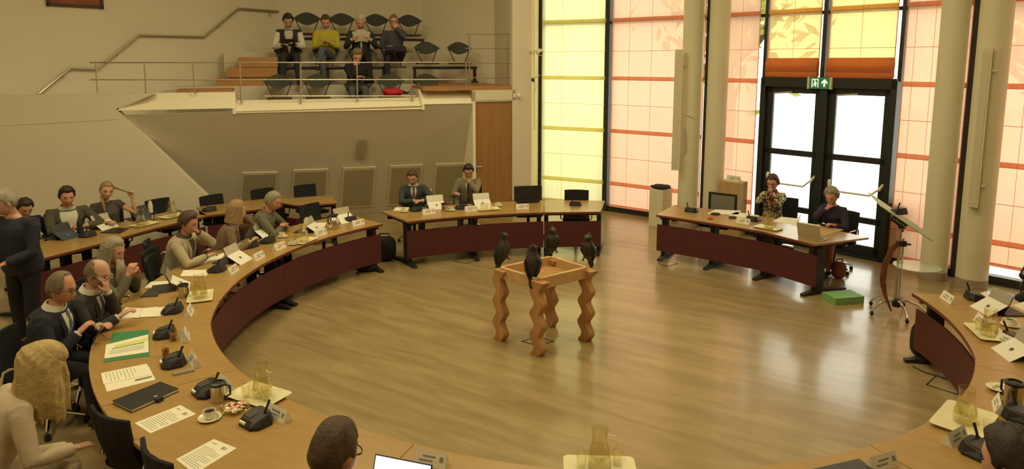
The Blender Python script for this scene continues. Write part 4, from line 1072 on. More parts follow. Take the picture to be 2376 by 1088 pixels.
# --- back row
_, I['dark'] = person('dark haired person mostly hidden behind the standing man', (58, 482), -38, lean=20, head=(0, 28, 0), top='black', hair=('full', 'dark'), skin='tan')
seat(I['dark'], 'chair under the half hidden person on the back row')
_, I['olive'] = person('young man in an olive jacket over a white t-shirt', (155, 456), -46, scale=1.06, big=1.15, lean=15, head=(0, 12, 0), hands=dict(R=(.0, .36, .80), L=(-.16, .34, .80), poleR=(1, 0, -.5), poleL=(-1, 0, -.5)), top='olive', shirt='white', sw=1.9, vneck=.22, hair=('quiff', 'dark'), skin='rosy')
seat(I['olive'], 'chair under the man in the olive jacket')
_, I['pony'] = person('young woman in a dark grey top holding out her ponytail', (247, 442), -55, 'f', scale=1.05, lean=8, side=4, head=(8, 10, -8), hands=dict(L=(-.30, .16, 1.08), R=(.05, .36, .80), poleL=(-.6, .2, -1), poleR=(1, 0, -.6)), hdir=dict(L=((-.1, 0, 1), (.5, .6, 0))), top='greytop', sleeve=.28, hair=('pony', 'dkblonde'), curl=70)
seat(I['pony'], 'chair under the young woman with the ponytail')
q = I['pony']; hh = q['hc'] + q['HR'] @ V3(-.05, -.05, .05); w, d, n = q['hands'][-1]
MB().tube([hh, hh.lerp(w, .4) + V3(0, -.02, .02), w + d * .06], [.020, .014, .010], 8).build('ponytail', 'hair_dkblonde', q['root'], smooth=True)
MB().tube([q['hc'] + q['HR'] @ V3(.05, .0, -.08), q['hc'] + V3(.06, .09, -.18), q['hc'] + V3(.05, .10, -.28)], [.020, .020, .010], 8).build('hair_strand', 'hair_dkblonde', q['root'], smooth=True)
# --- far desk
_, I['teal'] = person('man in a teal suit with a reddish tie, typing at the far desk', (957, 411), -82, lean=14, head=(-14, 26, 0), hands=dict(R=(-.02, .38, .80), L=(-.14, .40, .80), poleR=(1, 0, -.5), poleL=(-1, 0, -.5)), top='teal', shirt='white', tie='tie_red', hair=('short', 'brown'))
seat(I['teal'], 'chair under the man in the teal suit')
_, I['bsuit'] = person('man in a beige suit and dark tie, fist at his chin', (1087, 397), -92, lean=14, head=(6, 26, 0), hands=dict(L=('face', -.01, .11, -.13), R=(.20, .42, .80), poleL=(-1, .3, -1)), hdir=dict(L=((.2, -.1, 1), (.2, -1, 0))), top='beigesuit', shirt='white', tie='tie_dark', hair=('quiff', 'dark'), skin='rosy', curl=75)
seat(I['bsuit'], 'chair under the man in the beige suit')
# --- desk of the women
_, I['wpat'] = person('woman with glasses in a patterned jacket, hands folded at her mouth', (1793, 424), -118, 'f', lean=10, head=(-12, 14, 0), hands=dict(L=('face', -.02, .12, -.11), R=('face', .02, .12, -.11), poleL=(-1, .3, -1), poleR=(1, .3, -1)), hdir=dict(L=((.1, -.1, 1), (1, -.3, 0)), R=((-.1, -.1, 1), (-1, -.3, 0))), top='pattern', shirt='red', hair=('full', 'brown'), glasses='dark_metal', trousers='darktrouser', skin='rosy', curl=25)
seat(I['wpat'], 'chair with a tall black back behind the woman in the patterned jacket', sx=-.15)
_, I['wcurl'] = person('woman with curly grey hair in a dark purple blouse, hand at her chin', (1930, 455), -142, 'f', lean=16, head=(8, 24, 0), hands=dict(R=('face', .02, .11, -.12), L=(-.16, .42, .80), poleR=(1, .4, -1)), hdir=dict(R=((-.2, -.1, 1), (-.2, -1, 0))), top='blouse', trousers='pink', hair=('curly', 'grey'), skin='rosy', curl=65, sleeve=.95)
seat(I['wcurl'], 'chair with chrome arms behind the woman in the purple blouse')
# --- gallery: three tiers
def gal(label, px, py, face, floor, **k): return person(label, (px, py), face, floor=floor, pelvis_z=.55, scale=1.08, gw={F1: .80, F2: 1.50}[floor], **k)
_, I['g1'] = gal('gallery visitor in a dark vest over a white shirt, reading a tablet', 669, 58, -72, F2, lean=8, head=(0, 30, 0), hands=dict(R=(.12, .30, .74), L=(-.10, .30, .76)), top='vest', shirt='paleblue', sleeve=0, sleeve_mat='white', hair=('quiff', 'dark'), skin='tan', legs='gallery', vneck=.35, sw=1.5)
_, I['g2'] = gal('gallery visitor in a yellow sweater with his legs crossed', 756, 57, -72, F2, lean=8, head=(-4, 30, 0), hands=dict(R=(.06, .30, .78), L=(-.04, .30, .80)), top='yellow', collar='paleblue', trousers='jeans', hair=('short', 'brown'), skin='rosy', legs='cross')
_, I['g3'] = gal('white haired gallery visitor holding up sheets of paper', 837, 62, -76, F2, lean=10, head=(0, 26, 0), hands=dict(R=(.17, .30, .86), L=(-.17, .30, .86)), hdir=dict(R=((-.5, .4, .5), (-.7, -.3, 0)), L=((.5, .4, .5), (.7, -.3, 0))), top='charcoal', shirt='white', hair=('curly', 'white'), trousers='black', skin='rosy', legs='gallery')
_, I['g4'] = gal('gallery visitor in a grey navy sweater with an ankle on his knee', 914, 62, -84, F2, lean=4, head=(4, 8, 0), hands=dict(L=('face', -.04, .11, -.10), R=(.10, .26, .72), poleL=(-1, .2, -1)), hdir=dict(L=((.1, -.1, 1), (.3, -1, 0))), top='greynavy', trousers='darktrouser', hair=('short', 'greybrown'), skin='rosy', glasses='dark_metal', legs='fig4', curl=60)
_, I['g5'] = gal('gallery visitor in black with blue jeans, alone in the front row', 829, 143, -70, F1, lean=26, head=(0, 34, 0), hands=dict(R=('face', .04, .11, -.10), L=(-.10, .34, .74)), hdir=dict(R=((0, -.1, 1), (-.3, -1, 0))), top='black', trousers='jeans', hair=('full', 'greybrown'), skin='rosy', legs='gallery')
# --- foreground edge people
_, I['back'] = person('brown haired man with glasses seen from behind at the bottom edge', (775, 1052), 84, scale=1.16, lean=20, head=(-18, 20, 0), hands=dict(R=(.1, .34, .80), L=(-.1, .34, .80)), top='charcoal', hair=('short', 'brown'), glasses='dark_metal', vox=.007, skin='rosy')
seat(I['back'], 'chair under the man seen from behind')
_, I['corner'] = person('dark haired person cut by the bottom right corner', (2350, 1074), 118, scale=1.15, lean=16, head=(0, 15, 0), top='black', hair=('full', 'dark'))
seat(I['corner'], 'chair under the person in the bottom right corner')
_, I['edge'] = person('dark sleeved person reaching in from the right edge', (2440, 560), 200, lean=14, head=(0, 20, 0), hands=dict(R=(.10, .40, .82), L=(-.12, .40, .82)), top='darknavy', shirt='white', hair=('short', 'grey'), skin='tan')
seat(I['edge'], 'chair under the person at the right edge')
_, I['standing'] = person('standing man in a dark navy jacket at the left edge', (10, 470), -100, scale=1.06, lean=6, head=(-30, 16, 0), stand=True, legs='stand', hands=dict(L=(-.10, .30, 1.02), R=(.10, .30, 1.0), poleL=(-.8, -.5, -1)), top='darknavy', trousers='black', hair=('short', 'grey'), skin='rosy', big=1.22, vox=.007)
finish_people()
for k, v in I.items(): print('PERSON', k, [round(x, 2) for x in v['root'].location])
# ---------------- gallery seating ----------------
def make_gseat():
    t = thing('tip_up_chair', 'x', 'chair')
    m = MB(); n = 16; f_, b_ = [], []
    rows = 9; grid = []
    for i in range(n + 1):
        u = -1 + 2 * i / n; hx = .135 * (1 - abs(u) ** 1.7) + .004
        col = []
        for j in range(rows):
            v = -1 + 2 * j / (rows - 1); z = .33 + .10 * (1 - u * u) * 0 + hx * v; y = -.10 + .10 * u * u - .04 * v + .02 * v * v
            col.append(Vector((.285 * u, y, z)))
        grid.append(col)
    k = rows; rs = [c + [p + Vector((0, -.022, 0)) for p in c[::-1]] for c in grid]
    m.rings(rs).build('shell', 'gallery_shell', t, smooth=True)
    for s in (-1, 1):
        MB().tube([(s * .25, -.05, .325), (s * .20, -.04, .22), (s * .12, .03, .03)], .011, 6).build('support', 'dark_metal', t, smooth=True)
    MB().box((0, .03, .0), (.46, .34, .045)).build('seat', 'gallery_pad', t, bevel=.015)
    return t
m_ = mat('gallery_shell', (.050, .055, .040), .8, noise=.3, nscale=40); mat('gallery_pad', (.11, .05, .035), .8)
GS = make_gseat()
gz = {1: 2.50, 2: 3.18, 3: 3.80}; gwd = {1: .75, 2: 1.50, 3: 2.25}
grz = math.atan2(GE.y, GE.x) + math.pi
row_lab = {3: 'top row', 2: 'middle row', 1: 'front row'}
spots = [(3, 717, 'leftmost empty seat of the top row in the gallery'), (3, 797, 'empty top row seat between the yellow sweater and the white haired man'), (3, 876, 'empty top row seat between the white haired man and the one with crossed legs'), (3, 952, 'rightmost empty seat of the top row in the gallery'),
         (2, 991, 'empty middle row seat beside the man with crossed legs'), (2, 1067, 'rightmost empty seat of the middle row, near the end railing'),
         (1, 645, 'leftmost empty seat of the front row behind the railing'), (1, 735, 'second empty seat of the front row behind the railing'), (1, 905, 'front row seat behind the red cloth'), (1, 990, 'rightmost empty seat of the front row')]
for r, px, lb in spots:
    p = onG(px, 150, gwd[r]); place(GS, (p.x, p.y, gz[r]), grz, lb, 'folding seats of the gallery')
for px, lb in ((670, 'gallery seat under the man in the vest'), (757, 'gallery seat under the man in yellow'), (838, 'gallery seat under the white haired man'), (915, 'gallery seat under the man with crossed legs')):
    p = onG(px, 150, gwd[2] + .06); place(GS, (p.x, p.y, gz[2] - .08), grz, lb, 'folding seats of the gallery')
p = onG(829, 150, gwd[1] + .08); place(GS, (p.x, p.y, gz[1] - .08), grz, 'gallery seat under the front row visitor', 'folding seats of the gallery')
def beam(r, px0, px1, legs, fl, lb):
    w = gwd[r] - .02; t = thing('seat_support', lb, 'seat support', G(0, 0), math.atan2(GE.y, GE.x), 'steel bars carrying the gallery seats')
    u0, u1 = u_at(px0, 150, w), u_at(px1, 150, w); z = gz[r] - .10
    MB().box(((u0 + u1) / 2, w, z), (u1 - u0, .07, .06)).build('crossbar', 'black_plastic', t)
    for px in legs:
        u = u_at(px, 150, w); MB().box((u, w, (z + fl) / 2), (.06, .06, z - fl)).box((u, w, fl + .02), (.07, .34, .04)).build('leg', 'black_plastic', t)
beam(3, 690, 985, (698, 830, 981), F3, 'black steel bar under the top gallery row')
beam(2, 640, 898, (643, 760, 890), F2, 'black steel bar under the middle gallery row, left piece')
beam(2, 957, 1106, (962, 1101), F2, 'black steel bar under the middle gallery row, right piece')
beam(1, 600, 1010, (640, 820, 990), F1, 'low black steel bar under the front gallery row')
q = onG(912, 216, .62); t = thing('red_cloth_bag', 'bright red crumpled bag lying on a front row gallery seat', 'bag', (q.x, q.y, 2.60), grz)
rnd = random.Random(3)
MB().ell((0, 0, 0), (.21, .12, .085), 16, 10, fn=lambda p: p * (1 + .16 * math.sin(p.x * 31) * math.cos(p.z * 40 + p.y * 22))).build('bag_body', 'red_cloth', t, smooth=True)
MB().tube([(-.19, 0, 0), (-.30, .0, -.02), (-.34, .02, .01)], [.04, .02, .008], 6).build('strap', 'dark_metal', t, smooth=True)
# papers and tablet of the visitors
a = I['g3']; lw, rw = a['hands'][-1], a['hands'][1]
for s, (w, d, n) in ((-1, a['hands'][-1]), (1, a['hands'][1])):
    c = wpos(a, w + d * .06 + V3(-s * .08, .02, .02)); q = a['root'].rotation_euler.z
    o = MB().box((0, 0, 0), (.21, .004, .28)).build('paper_sheet', 'paper', loc=c); o.rotation_euler = (math.radians(-40), s * .25, q)
    tag(o, 'white sheet held in the %s hand of the white haired gallery visitor' % ('right' if s == 1 else 'left'), 'paper')
a = I['g1']; w, d, n = a['hands'][1]; c = wpos(a, (a['hands'][1][0] + a['hands'][-1][0]) / 2 + V3(0, .09, .03))
o = MB().box((0, 0, 0), (.25, .012, .19)).build('tablet', 'black_plastic', loc=c, bevel=.004); o.rotation_euler = (math.radians(-45), 0, a['root'].rotation_euler.z); tag(o, 'black tablet held by the gallery visitor in the vest', 'tablet')
# ---------------- things on the desks ----------------
def at(px, py, z=TZ): return P(px, py, z)
# conference microphone unit
def make_mic():
    t = thing('conference_unit', 'x', 'microphone')
    oc = [(-.085, -.055), (-.05, -.085), (.06, -.085), (.095, -.05), (.095, .04), (.05, .075), (-.05, .075), (-.085, .04)]
    m = MB(); m.rings([[Vector((x, y, 0)) for x, y in oc], [Vector((x, y, .018)) for x, y in oc], [Vector((x * .78, y * .74 + .004, .046 + (y + .08) * .16)) for x, y in oc]])
    m.build('housing', 'black_plastic', t, bevel=.003)
    MB().add([(-.050, -.048, .0515), (.012, -.048, .0515), (.012, .022, .0635), (-.050, .022, .0635)], [(0, 1, 2, 3)]).build('screen', 'charcoal', t)
    MB().box((-.02, -.078, .026), (.055, .012, .014)).build('speak_button', 'white_plastic', t)
    MB().tube([(.045, .02, .05), (.05, .035, .09), (.055, .055, .135)], [.0085, .007, .008], 8).build('gooseneck', 'black_plastic', t, smooth=True)
    return t
MIC = make_mic(); g = 'conference microphone units on the desks'
for px, py, tw, lb in [(402, 722, 0, 'microphone unit beside the open notebook of the bald man'), (384, 778, 0, 'microphone unit behind the green folder'), (404, 844, 0, 'microphone unit above the loose sheets with the pen'),
                       (482, 910, 0, 'microphone unit left of the steel mug in the foreground'), (596, 980, 0, 'microphone unit below the candy dish, nearest the camera at left'), (505, 628, 0, 'microphone unit behind the white tablet back near the beige blazer'),
                       (582, 572, 0, 'microphone unit in front of the woman in brown'), (622, 562, .3, 'microphone unit just right of the small white tablet'), (487, 489, 0, 'flat dark microphone unit alone on the back row desk'), (205, 548, 0, 'microphone unit beside the black bottle on the back row'),
                       (1072, 484, 0, 'microphone unit in front of the man in the beige suit'), (967, 489, 0, 'microphone unit under the hands of the man in teal'), (1336, 476, 0, 'lone microphone unit at the right end of the far desk'), (812, 512, 0, 'microphone unit behind the thermos side name card'),
                       (1605, 491, 0, 'microphone unit at the left end of the women\'s desk'), (1748, 512, 0, 'microphone unit between the carafe and papers on the women\'s desk'), (2262, 694, 0, 'microphone unit beside the pale board at the right edge'),
                       (2268, 1052, 0, 'microphone unit left of the dark head in the bottom right corner'), (2362, 970, 0, 'microphone unit at the right edge above the last carafe'), (2352, 792, .3, 'microphone unit half hidden at the right edge beside the tray')]:
    p = at(px, py); place(MIC, p, face_in(p) + tw, lb, g, 1.18)
# folded name cards
def make_tent():
    t = thing('name_card', 'x', 'name card'); w = .20
    MB().add([(-w / 2, -.035, 0), (w / 2, -.035, 0), (w / 2, .035, 0), (-w / 2, .035, 0), (-w / 2, 0, .078), (w / 2, 0, .078)], [(0, 1, 5, 4), (2, 3, 4, 5), (0, 4, 3), (1, 2, 5)]).build('folded_card', 'card', t)
    for s in (-1, 1):
        m = MB(); f = lambda x, h: (x * s, s * (.0365 - h * .47), h)
        for x0, x1, h0, h1 in [(-.085, -.060, .03, .055), (-.035, .045, .044, .054), (-.02, .065, .024, .033)]:
            m.add([f(x0, h0), f(x1, h0), f(x1, h1), f(x0, h1)], [(0, 1, 2, 3)])
        m.build('printed_line', 'ink', t)
    return t
TENT = make_tent(); g = 'folded white name cards'
for px, py, tw, lb in [(438, 728, 0, 'name card beside the microphone of the bald man'), (430, 785, 0, 'name card behind the small amber glass'), (452, 842, 0, 'name card right of the second dark amber glass'), (527, 900, 0, 'name card half behind the steel mug'),
                       (646, 968, 0, 'name card beside the microphone nearest the camera at left'), (539, 632, 0, 'name card in front of the large white tablet'), (599, 600, 0, 'name card right of the large white tablet'), (648, 577, 0, 'name card in front of the coffee cups'),
                       (743, 545, 0, 'name card right of the carafe and crumpled papers'), (830, 522, 0, 'name card at the right end of the left desk'), (994, 496, 0, 'name card in front of the man in teal'), (1093, 489, 0, 'name card in front of the man in the beige suit'),
                       (1212, 484, 0, 'name card in front of the dark monitor'), (1725, 518, 0, 'name card left of the carafe on the women\'s desk'), (2201, 698, .1, 'name card at the tip of the right-hand desk'), (2278, 752, .1, 'name card behind the upper right tray'),
                       (2340, 800, .6, 'name card at the right edge below the upper tray'), (2215, 1023, 0, 'name card left of the lower right microphone'), (2318, 948, .3, 'name card between the carafe and the steel mug at right'), (1000, 1075, 0, 'name card with the dark stick, bottom centre'), (2045, 1082, 0, 'name card at the bottom edge beside the dark laptop')]:
    p = at(px, py); place(TENT, p, face_in(p) + tw, lb, g, 1.08)
# small tablets standing on a keyboard
def make_tab(dark):
    t = thing('standing_tablet', 'x', 'tablet'); a = math.radians(24); w = .26; c_, s_ = math.cos(a), math.sin(a)
    R = Matrix.Rotation(a, 3, 'X')
    def pl(z0, z1, y, m, nm, th=.008): MB().box(V3(0, .03, .0) + R @ V3(0, y, (z0 + z1) / 2), (w, th, z1 - z0), R=R).build(nm, m, t, bevel=.002)
    pl(.0, .195, 0, 'black_plastic', 'screen_body')
    pl(.10, .195, .007, 'charcoal' if dark else 'silver', 'upper_back', .006)
    b = V3(0, .155, .0); tp_ = V3(0, .03, 0) + R @ V3(0, .008, .10)
    MB().bar(tp_, b, w, .004, up=(1, 0, 0)).build('kick', 'black_plastic', t) if 0 else None
    d = b - tp_; L = d.length; ang = math.atan2(d.y, -d.z); R2 = Matrix.Rotation(-ang, 3, 'X') if 0 else None
    MB().add([tp_ + V3(x * w / 2, 0, 0) for x in (-1, 1)] + [b + V3(x * w / 2, 0, 0) for x in (1, -1)] + [tp_ + V3(x * w / 2, -.005, 0) for x in (-1, 1)] + [b + V3(x * w / 2, -.006, 0) for x in (1, -1)],
             [(0, 1, 2, 3), (7, 6, 5, 4), (0, 4, 5, 1), (1, 5, 6, 2), (2, 6, 7, 3), (3, 7, 4, 0)]).build('fold_cover', 'navy_cover' if dark else 'white_plastic', t)
    m_ = (tp_ + b) / 2 + V3(0, .0035, .0035); e = (b - tp_).normalized() * .014
    MB().add([m_ + V3(-.012, 0, 0) - e, m_ + V3(.012, 0, 0) - e, m_ + V3(.012, 0, 0) + e, m_ + V3(-.012, 0, 0) + e], [(0, 1, 2, 3)]).build('emblem', 'charcoal' if not dark else 'silver', t)
    MB().box((0, -.09, .006), (w, .19, .009)).build('keyboard', 'charcoal', t, bevel=.002)
    return t
TW, TD = make_tab(0), make_tab(1); g = 'standing tablets on the desks'
for pr, px, py, tw, lb in [(TW, 543, 606, 0, 'large white backed tablet in front of the beige blazer'), (TW, 610, 548, 0, 'white backed tablet beside the woman in brown'), (TW, 400, 668, .3, 'white backed tablet beside the steel mug at left'),
                           (TW, 237, 528, 0, 'white backed tablet on the back row between the two young people'), (TW, 1010, 481, -.1, 'white backed tablet between the men in teal and beige'), (TW, 1117, 476, 0, 'white backed tablet behind the carafe on the far desk'),
                           (TW, 795, 512, 0, 'white backed tablet behind the thermos jug'), (TW, 722, 536, .4, 'white backed tablet behind the carafe near the green sweater'), (TW, 2312, 722, .25, 'pale board with an emblem at the right edge'), (TW, 2372, 826, .4, 'pale tablet back cut by the right edge'),
                           (TD, 146, 552, 0, 'dark blue tablet in front of the man in the olive jacket'), (TD, 325, 508, 0, 'dark blue tablet in front of the ponytail woman')]:
    p = at(px, py); place(pr, p, face_in(p) + tw, lb, g, 1.12)
# carafes, glasses, trays
def make_carafe():
    t = thing('glass_carafe', 'x', 'carafe')
    MB().lathe([(.0, .003), (.062, .004), (.072, .03), (.068, .08), (.050, .15), (.044, .19), (.052, .235), (.049, .235), (.041, .19), (.047, .15), (.064, .08), (.068, .03), (.055, .010), (0, .009)], n=24).build('glass_body', 'glass', t, smooth=True)
    MB().lathe([(0, .011), (.058, .012), (.066, .03), (.062, .08), (.052, .125), (0, .126)], n=24).build('water', 'water', t, smooth=True)
    MB().tube([(.045, 0, .20), (.095, 0, .19), (.10, 0, .12), (.068, 0, .07)], .006, 8).build('handle', 'glass', t, smooth=True)
    return t
CAR = make_carafe()
GL = tag(MB().lathe([(0, .003), (.026, .003), (.035, .10), (.032, .10), (.024, .008), (0, .008)], n=18).build('drinking_glass', 'glass', smooth=True), 'x', 'glass')
TEA = thing('tea_glass', 'x', 'glass'); MB().lathe([(0, .003), (.028, .003), (.036, .085), (.033, .085), (.026, .008), (0, .008)], n=18).build('glass_body', 'glass', TEA, smooth=True); MB().lathe([(0, .010), (.025, .010), (.030, .06), (0, .06)], n=18).build('drink', 'tea', TEA, smooth=True)
def make_tray():
    t = thing('serving_tray', 'x', 'tray'); m = MB(); a, b = .19, .125
    def rr_(w, h, z, c=.03): return [Vector((sx * (w - c) + c * math.cos(q) * 1, sy * (h - c) + c * math.sin(q), z)) for sx, sy, q0 in ((1, 1, 0), (-1, 1, 1), (-1, -1, 2), (1, -1, 3)) for q in [(q0 + k / 3) * math.pi / 2 for k in range(4)]]
    m.rings([rr_(a - .02, b - .02, .002), rr_(a, b, .020), rr_(a - .006, b - .006, .020), rr_(a - .024, b - .024, .007)]).build('tray_body', 'tray', t, smooth=True)
    return t
TRY = make_tray()
def tray_set(px, py, tw, lb, car=None, glasses=(), sc=1.0):
    p = at(px, py); rz = face_in(p) + tw; place(TRY, p, rz, lb, 'cream serving trays', sc)
    R = Matrix.Rotation(rz, 3, 'Z')
    if car: place(CAR, p + R @ V3(car[0], car[1], .008), rz + car[3] if len(car) > 3 else rz, car[2], 'glass carafes', 1.05)
    for x, y, l_ in glasses: place(GL, p + R @ V3(x, y, .008), 0, l_, 'small water glasses')
tray_set(600, 920, .25, 'cream tray with carafe near the candy dish', (.03, .01, 'carafe on the tray near the candy dish'), [(-.10, .05, 'glass right of the carafe by the candy dish'), (.11, -.03, 'glass left of the carafe by the candy dish'), (-.06, -.06, 'glass in front of the carafe by the candy dish')], 1.12)
tray_set(465, 690, .2, 'cream tray with carafe beside the white tablet at left', (.03, .0, 'carafe beside the steel mug at left'), [(-.08, .02, 'glass right of the carafe at left'), (-.07, -.06, 'second glass on the left tray')])
tray_set(705, 560, .1, 'cream tray with carafe and cups on the left desk', (.03, .02, 'carafe in front of the green sweater man'), [(.12, -.04, 'glass left of the carafe near the coffee cups')])
tray_set(335, 522, 0, 'cream tray with carafe beside the dark blue tablet on the back row', (.05, .0, 'carafe beside the dark blue tablet on the back row'), [(-.06, .0, 'glass right of the back row carafe'), (.14, .04, 'glass left of the back row carafe')])
tray_set(400, 503, 0, 'cream tray with carafe below the empty back row chair', (.0, .0, 'carafe in front of the empty back row chair'))
tray_set(1133, 486, 0, 'cream tray on the far desk before the beige suit', None, [(.04, .02, 'tall glass on the far desk tray'), (-.05, .03, 'second glass on the far desk tray'), (.10, -.02, 'third glass on the far desk tray')])
tray_set(1783, 530, .1, 'cream tray on the women\'s desk', (-.02, .03, 'carafe between the two women'), [(-.10, .03, 'glass beside the carafe between the two women')])
tray_set(2292, 775, .2, 'cream tray at the upper right with tumblers', (-.04, .01, 'squat carafe on the upper right tray'), [(.08, .05, 'tumbler on the upper right tray'), (.07, -.03, 'second tumbler on the upper right tray')], 1.1)
tray_set(2236, 978, .12, 'large cream tray with the full carafe at lower right', (-.02, -.01, 'full carafe on the lower right tray'), [(.10, .04, 'tumbler left of the full carafe at lower right')], 1.25)
tray_set(1392, 1096, 0, 'cream tray cut by the bottom edge', (.0, .05, 'carafe rising from the bottom edge'), [(.11, .07, 'upside-down tumbler left of the bottom edge carafe'), (-.11, .03, 'upside-down tumbler right of the bottom edge carafe')], 1.15)
p = at(2293, 1012); place(GL, p, 0, 'tall glass between the lower right tray and the microphone', 'small water glasses', 1.1)
p = at(2243, 684); place(GL, p, 0, 'glass at the tip of the right-hand desk', 'small water glasses', 1.1)
p = at(403, 790); place(TEA, p, 0, 'amber tea glass beside the name card', 'tea glasses'); p = at(385, 826); place(TEA, p, 0, 'red tea glass behind the third microphone', 'tea glasses')
# cups and saucers
def make_cup():
    t = thing('coffee_cup', 'x', 'cup')
    MB().lathe([(0, .008), (.024, .008), (.037, .03), (.041, .062), (.038, .062), (.033, .03), (.02, .013), (0, .012)], n=22).build('cup_body', 'porcelain', t, smooth=True)
    MB().lathe([(0, .05), (.036, .051)], n=20).build('coffee', 'coffee', t, smooth=True)
    MB().tube([(.038, 0, .052), (.062, 0, .048), (.058, 0, .026), (.034, 0, .022)], .005, 6).build('handle', 'porcelain', t, smooth=True)
    MB().lathe([(0, .002), (.04, .002), (.075, .014), (.073, .017), (.04, .006), (0, .006)], n=26).build('saucer', 'porcelain', t, smooth=True)
    MB().tube([(-.03, -.055, .018), (.0, -.05, .018), (.05, -.03, .02)], [.006, .003, .003], 6).build('spoon', 'steel', t, smooth=True)
    return t
CUP = make_cup()
for px, py, tw, lb, sc in [(487, 972, 2.5, 'black coffee in a white cup left of the candy dish', 1.05), (655, 550, 1, 'white cup and saucer near the green sweater man', 1.05), (681, 567, 3, 'white cup on the edge of the middle tray', 1.05), (936, 492, 1, 'white cup in front of the teal suit', 1.05), (1046, 489, 2, 'white cup beside the steel mug on the far desk', 1.05),
                       (2344, 756, 1, 'white cup beside the pale board at the right edge', 1.1), (2372, 1032, 1, 'white cup at the right edge above the dark head', 1.1), (168, 540, 1, 'small white cup behind the dark blue tablet', .9), (1157, 478, 0, 'white cup right of the far desk tray', 1.0)]:
    p = at(px, py); place(CUP, p, face_in(p) + tw, lb, 'white coffee cups with saucers', sc)
def make_mug():
    t = thing('steel_mug', 'x', 'coffee pot')
    MB().lathe([(0, .002), (.050, .002), (.050, .125), (.052, .132), (.047, .132), (.046, .10), (0, .10)], n=24).build('body', 'steel', t, smooth=True)
    MB().lathe([(.052, .118), (.054, .135), (.036, .140), (.036, .132)], n=24).build('dark_rim', 'black_plastic', t, smooth=True)
    MB().tube([(.05, 0, .12), (.085, 0, .11), (.085, 0, .05), (.05, 0, .03)], .007, 8).build('handle', 'black_plastic', t, smooth=True)
    return t
MUG = make_mug()
for px, py, tw, lb, sc in [(507, 930, .8, 'steel coffee pot with black rim behind the candy dish', 1.05), (427, 688, .8, 'steel coffee pot beside the carafe at left', 1.0), (1031, 490, 1, 'steel coffee pot between the men in suits', 1.0), (2350, 935, 1, 'steel coffee pot at the right edge', 1.2), (357, 512, 1, 'steel coffee pot between the back row trays', .9)]:
    p = at(px, py); place(MUG, p, face_in(p) + tw, lb, 'steel coffee pots', sc)
p = at(775, 530); t = thing('thermos_jug', 'round steel thermos jug with a purple lid on the left desk', 'thermos', p, face_in(p))
MB().lathe([(0, .002), (.075, .002), (.082, .05), (.080, .11), (.060, .165), (.045, .18), (0, .18)], n=28).build('body', 'steel', t, smooth=True)
MB().lathe([(.048, .175), (.060, .19), (.058, .215), (0, .222)], n=24).build('lid', 'purple_lid', t, smooth=True)
MB().tube([(.05, 0, .20), (.10, 0, .20), (.115, 0, .14), (.08, 0, .07)], .010, 8).build('handle', 'purple_lid', t, smooth=True)
MB().tube([(-.05, 0, .19), (-.085, 0, .20)], [.016, .010], 8).build('spout', 'purple_lid', t, smooth=True)
p = at(350, 497); t = thing('drinking_bottle', 'beige metal drinking bottle on the back row desk', 'bottle', p)
MB().lathe([(0, .002), (.036, .002), (.037, .16), (.028, .185), (.0, .187)], n=20).build('bottle_body', 'column_paint', t, smooth=True); MB().lathe([(.022, .185), (.022, .22), (0, .222)], n=16).build('cap', 'white_plastic', t, smooth=True)
p = at(187, 545); t = thing('drinking_bottle', 'black drinking bottle beside the man in the olive jacket', 'bottle', p)
MB().lathe([(0, .002), (.038, .002), (.038, .18), (.030, .20), (.0, .20)], n=20).build('bottle_body', 'black_plastic', t, smooth=True); MB().lathe([(.028, .20), (.028, .235), (0, .24)], n=16).build('cap', 'charcoal', t, smooth=True)
# candy dish
p = at(546, 952); t = thing('glass_dish', 'shallow glass dish full of wrapped sweets', 'dish', p)
MB().lathe([(0, .003), (.06, .004), (.105, .028), (.102, .030), (.058, .009), (0, .008)], n=26).build('dish', 'glass', t, smooth=True)
p2_ = at(2318, 905); t2 = thing('glass_dish', 'small dish with sweets beside the steel pot at the right edge', 'dish', p2_)
MB().lathe([(0, .003), (.05, .004), (.085, .024), (.082, .026), (.048, .009), (0, .008)], n=26).build('dish', 'porcelain', t2, smooth=True)
rnd = random.Random(5); proto = {}
for k, mm in enumerate(('candy_red', 'porcelain', 'tray')):
    o = MB().ell((0, 0, 0), (.016, .011, .009), 10, 6).tube([(.013, 0, 0), (.027, 0, 0)], [(.003, .003), (.010, .002)], 6).tube([(-.013, 0, 0), (-.027, 0, 0)], [(.003, .003), (.010, .002)], 6).build('wrapped_sweet', mm, smooth=True)
    proto[k] = tag(o, 'x', 'sweet')
usedp = set()
def sweet(k, loc, lb, g):
    o = proto[k]
    if k in usedp: o = o.copy(); COL.objects.link(o)
    usedp.add(k); o.location = loc; o.rotation_euler = (rnd.random() * .6, rnd.random() * .6, rnd.random() * 6.28); o['label'] = lb; o['group'] = g
for i in range(26):
    a, r = rnd.random() * 6.28, .078 * math.sqrt(rnd.random()); k = rnd.choice([0, 0, 1, 1, 2])
    sweet(k, p + V3(r * math.cos(a), r * math.sin(a), .022 + .012 * (1 - r / .08) + .006 * rnd.random()), ['red wrapped sweet in the glass dish', 'white wrapped sweet in the glass dish', 'cream wrapped sweet in the glass dish'][k], ['red sweets in the glass dish', 'white sweets in the glass dish', 'cream sweets in the glass dish'][k])
for i in range(5):
    a, r = rnd.random() * 6.28, .04; k = rnd.choice([1, 2]); sweet(k, p2_ + V3(r * math.cos(a), r * math.sin(a), .022), ['white', 'cream'][k - 1] + ' wrapped sweet in the right-hand dish', ['white', 'cream'][k - 1] + ' sweets in the right-hand dish')
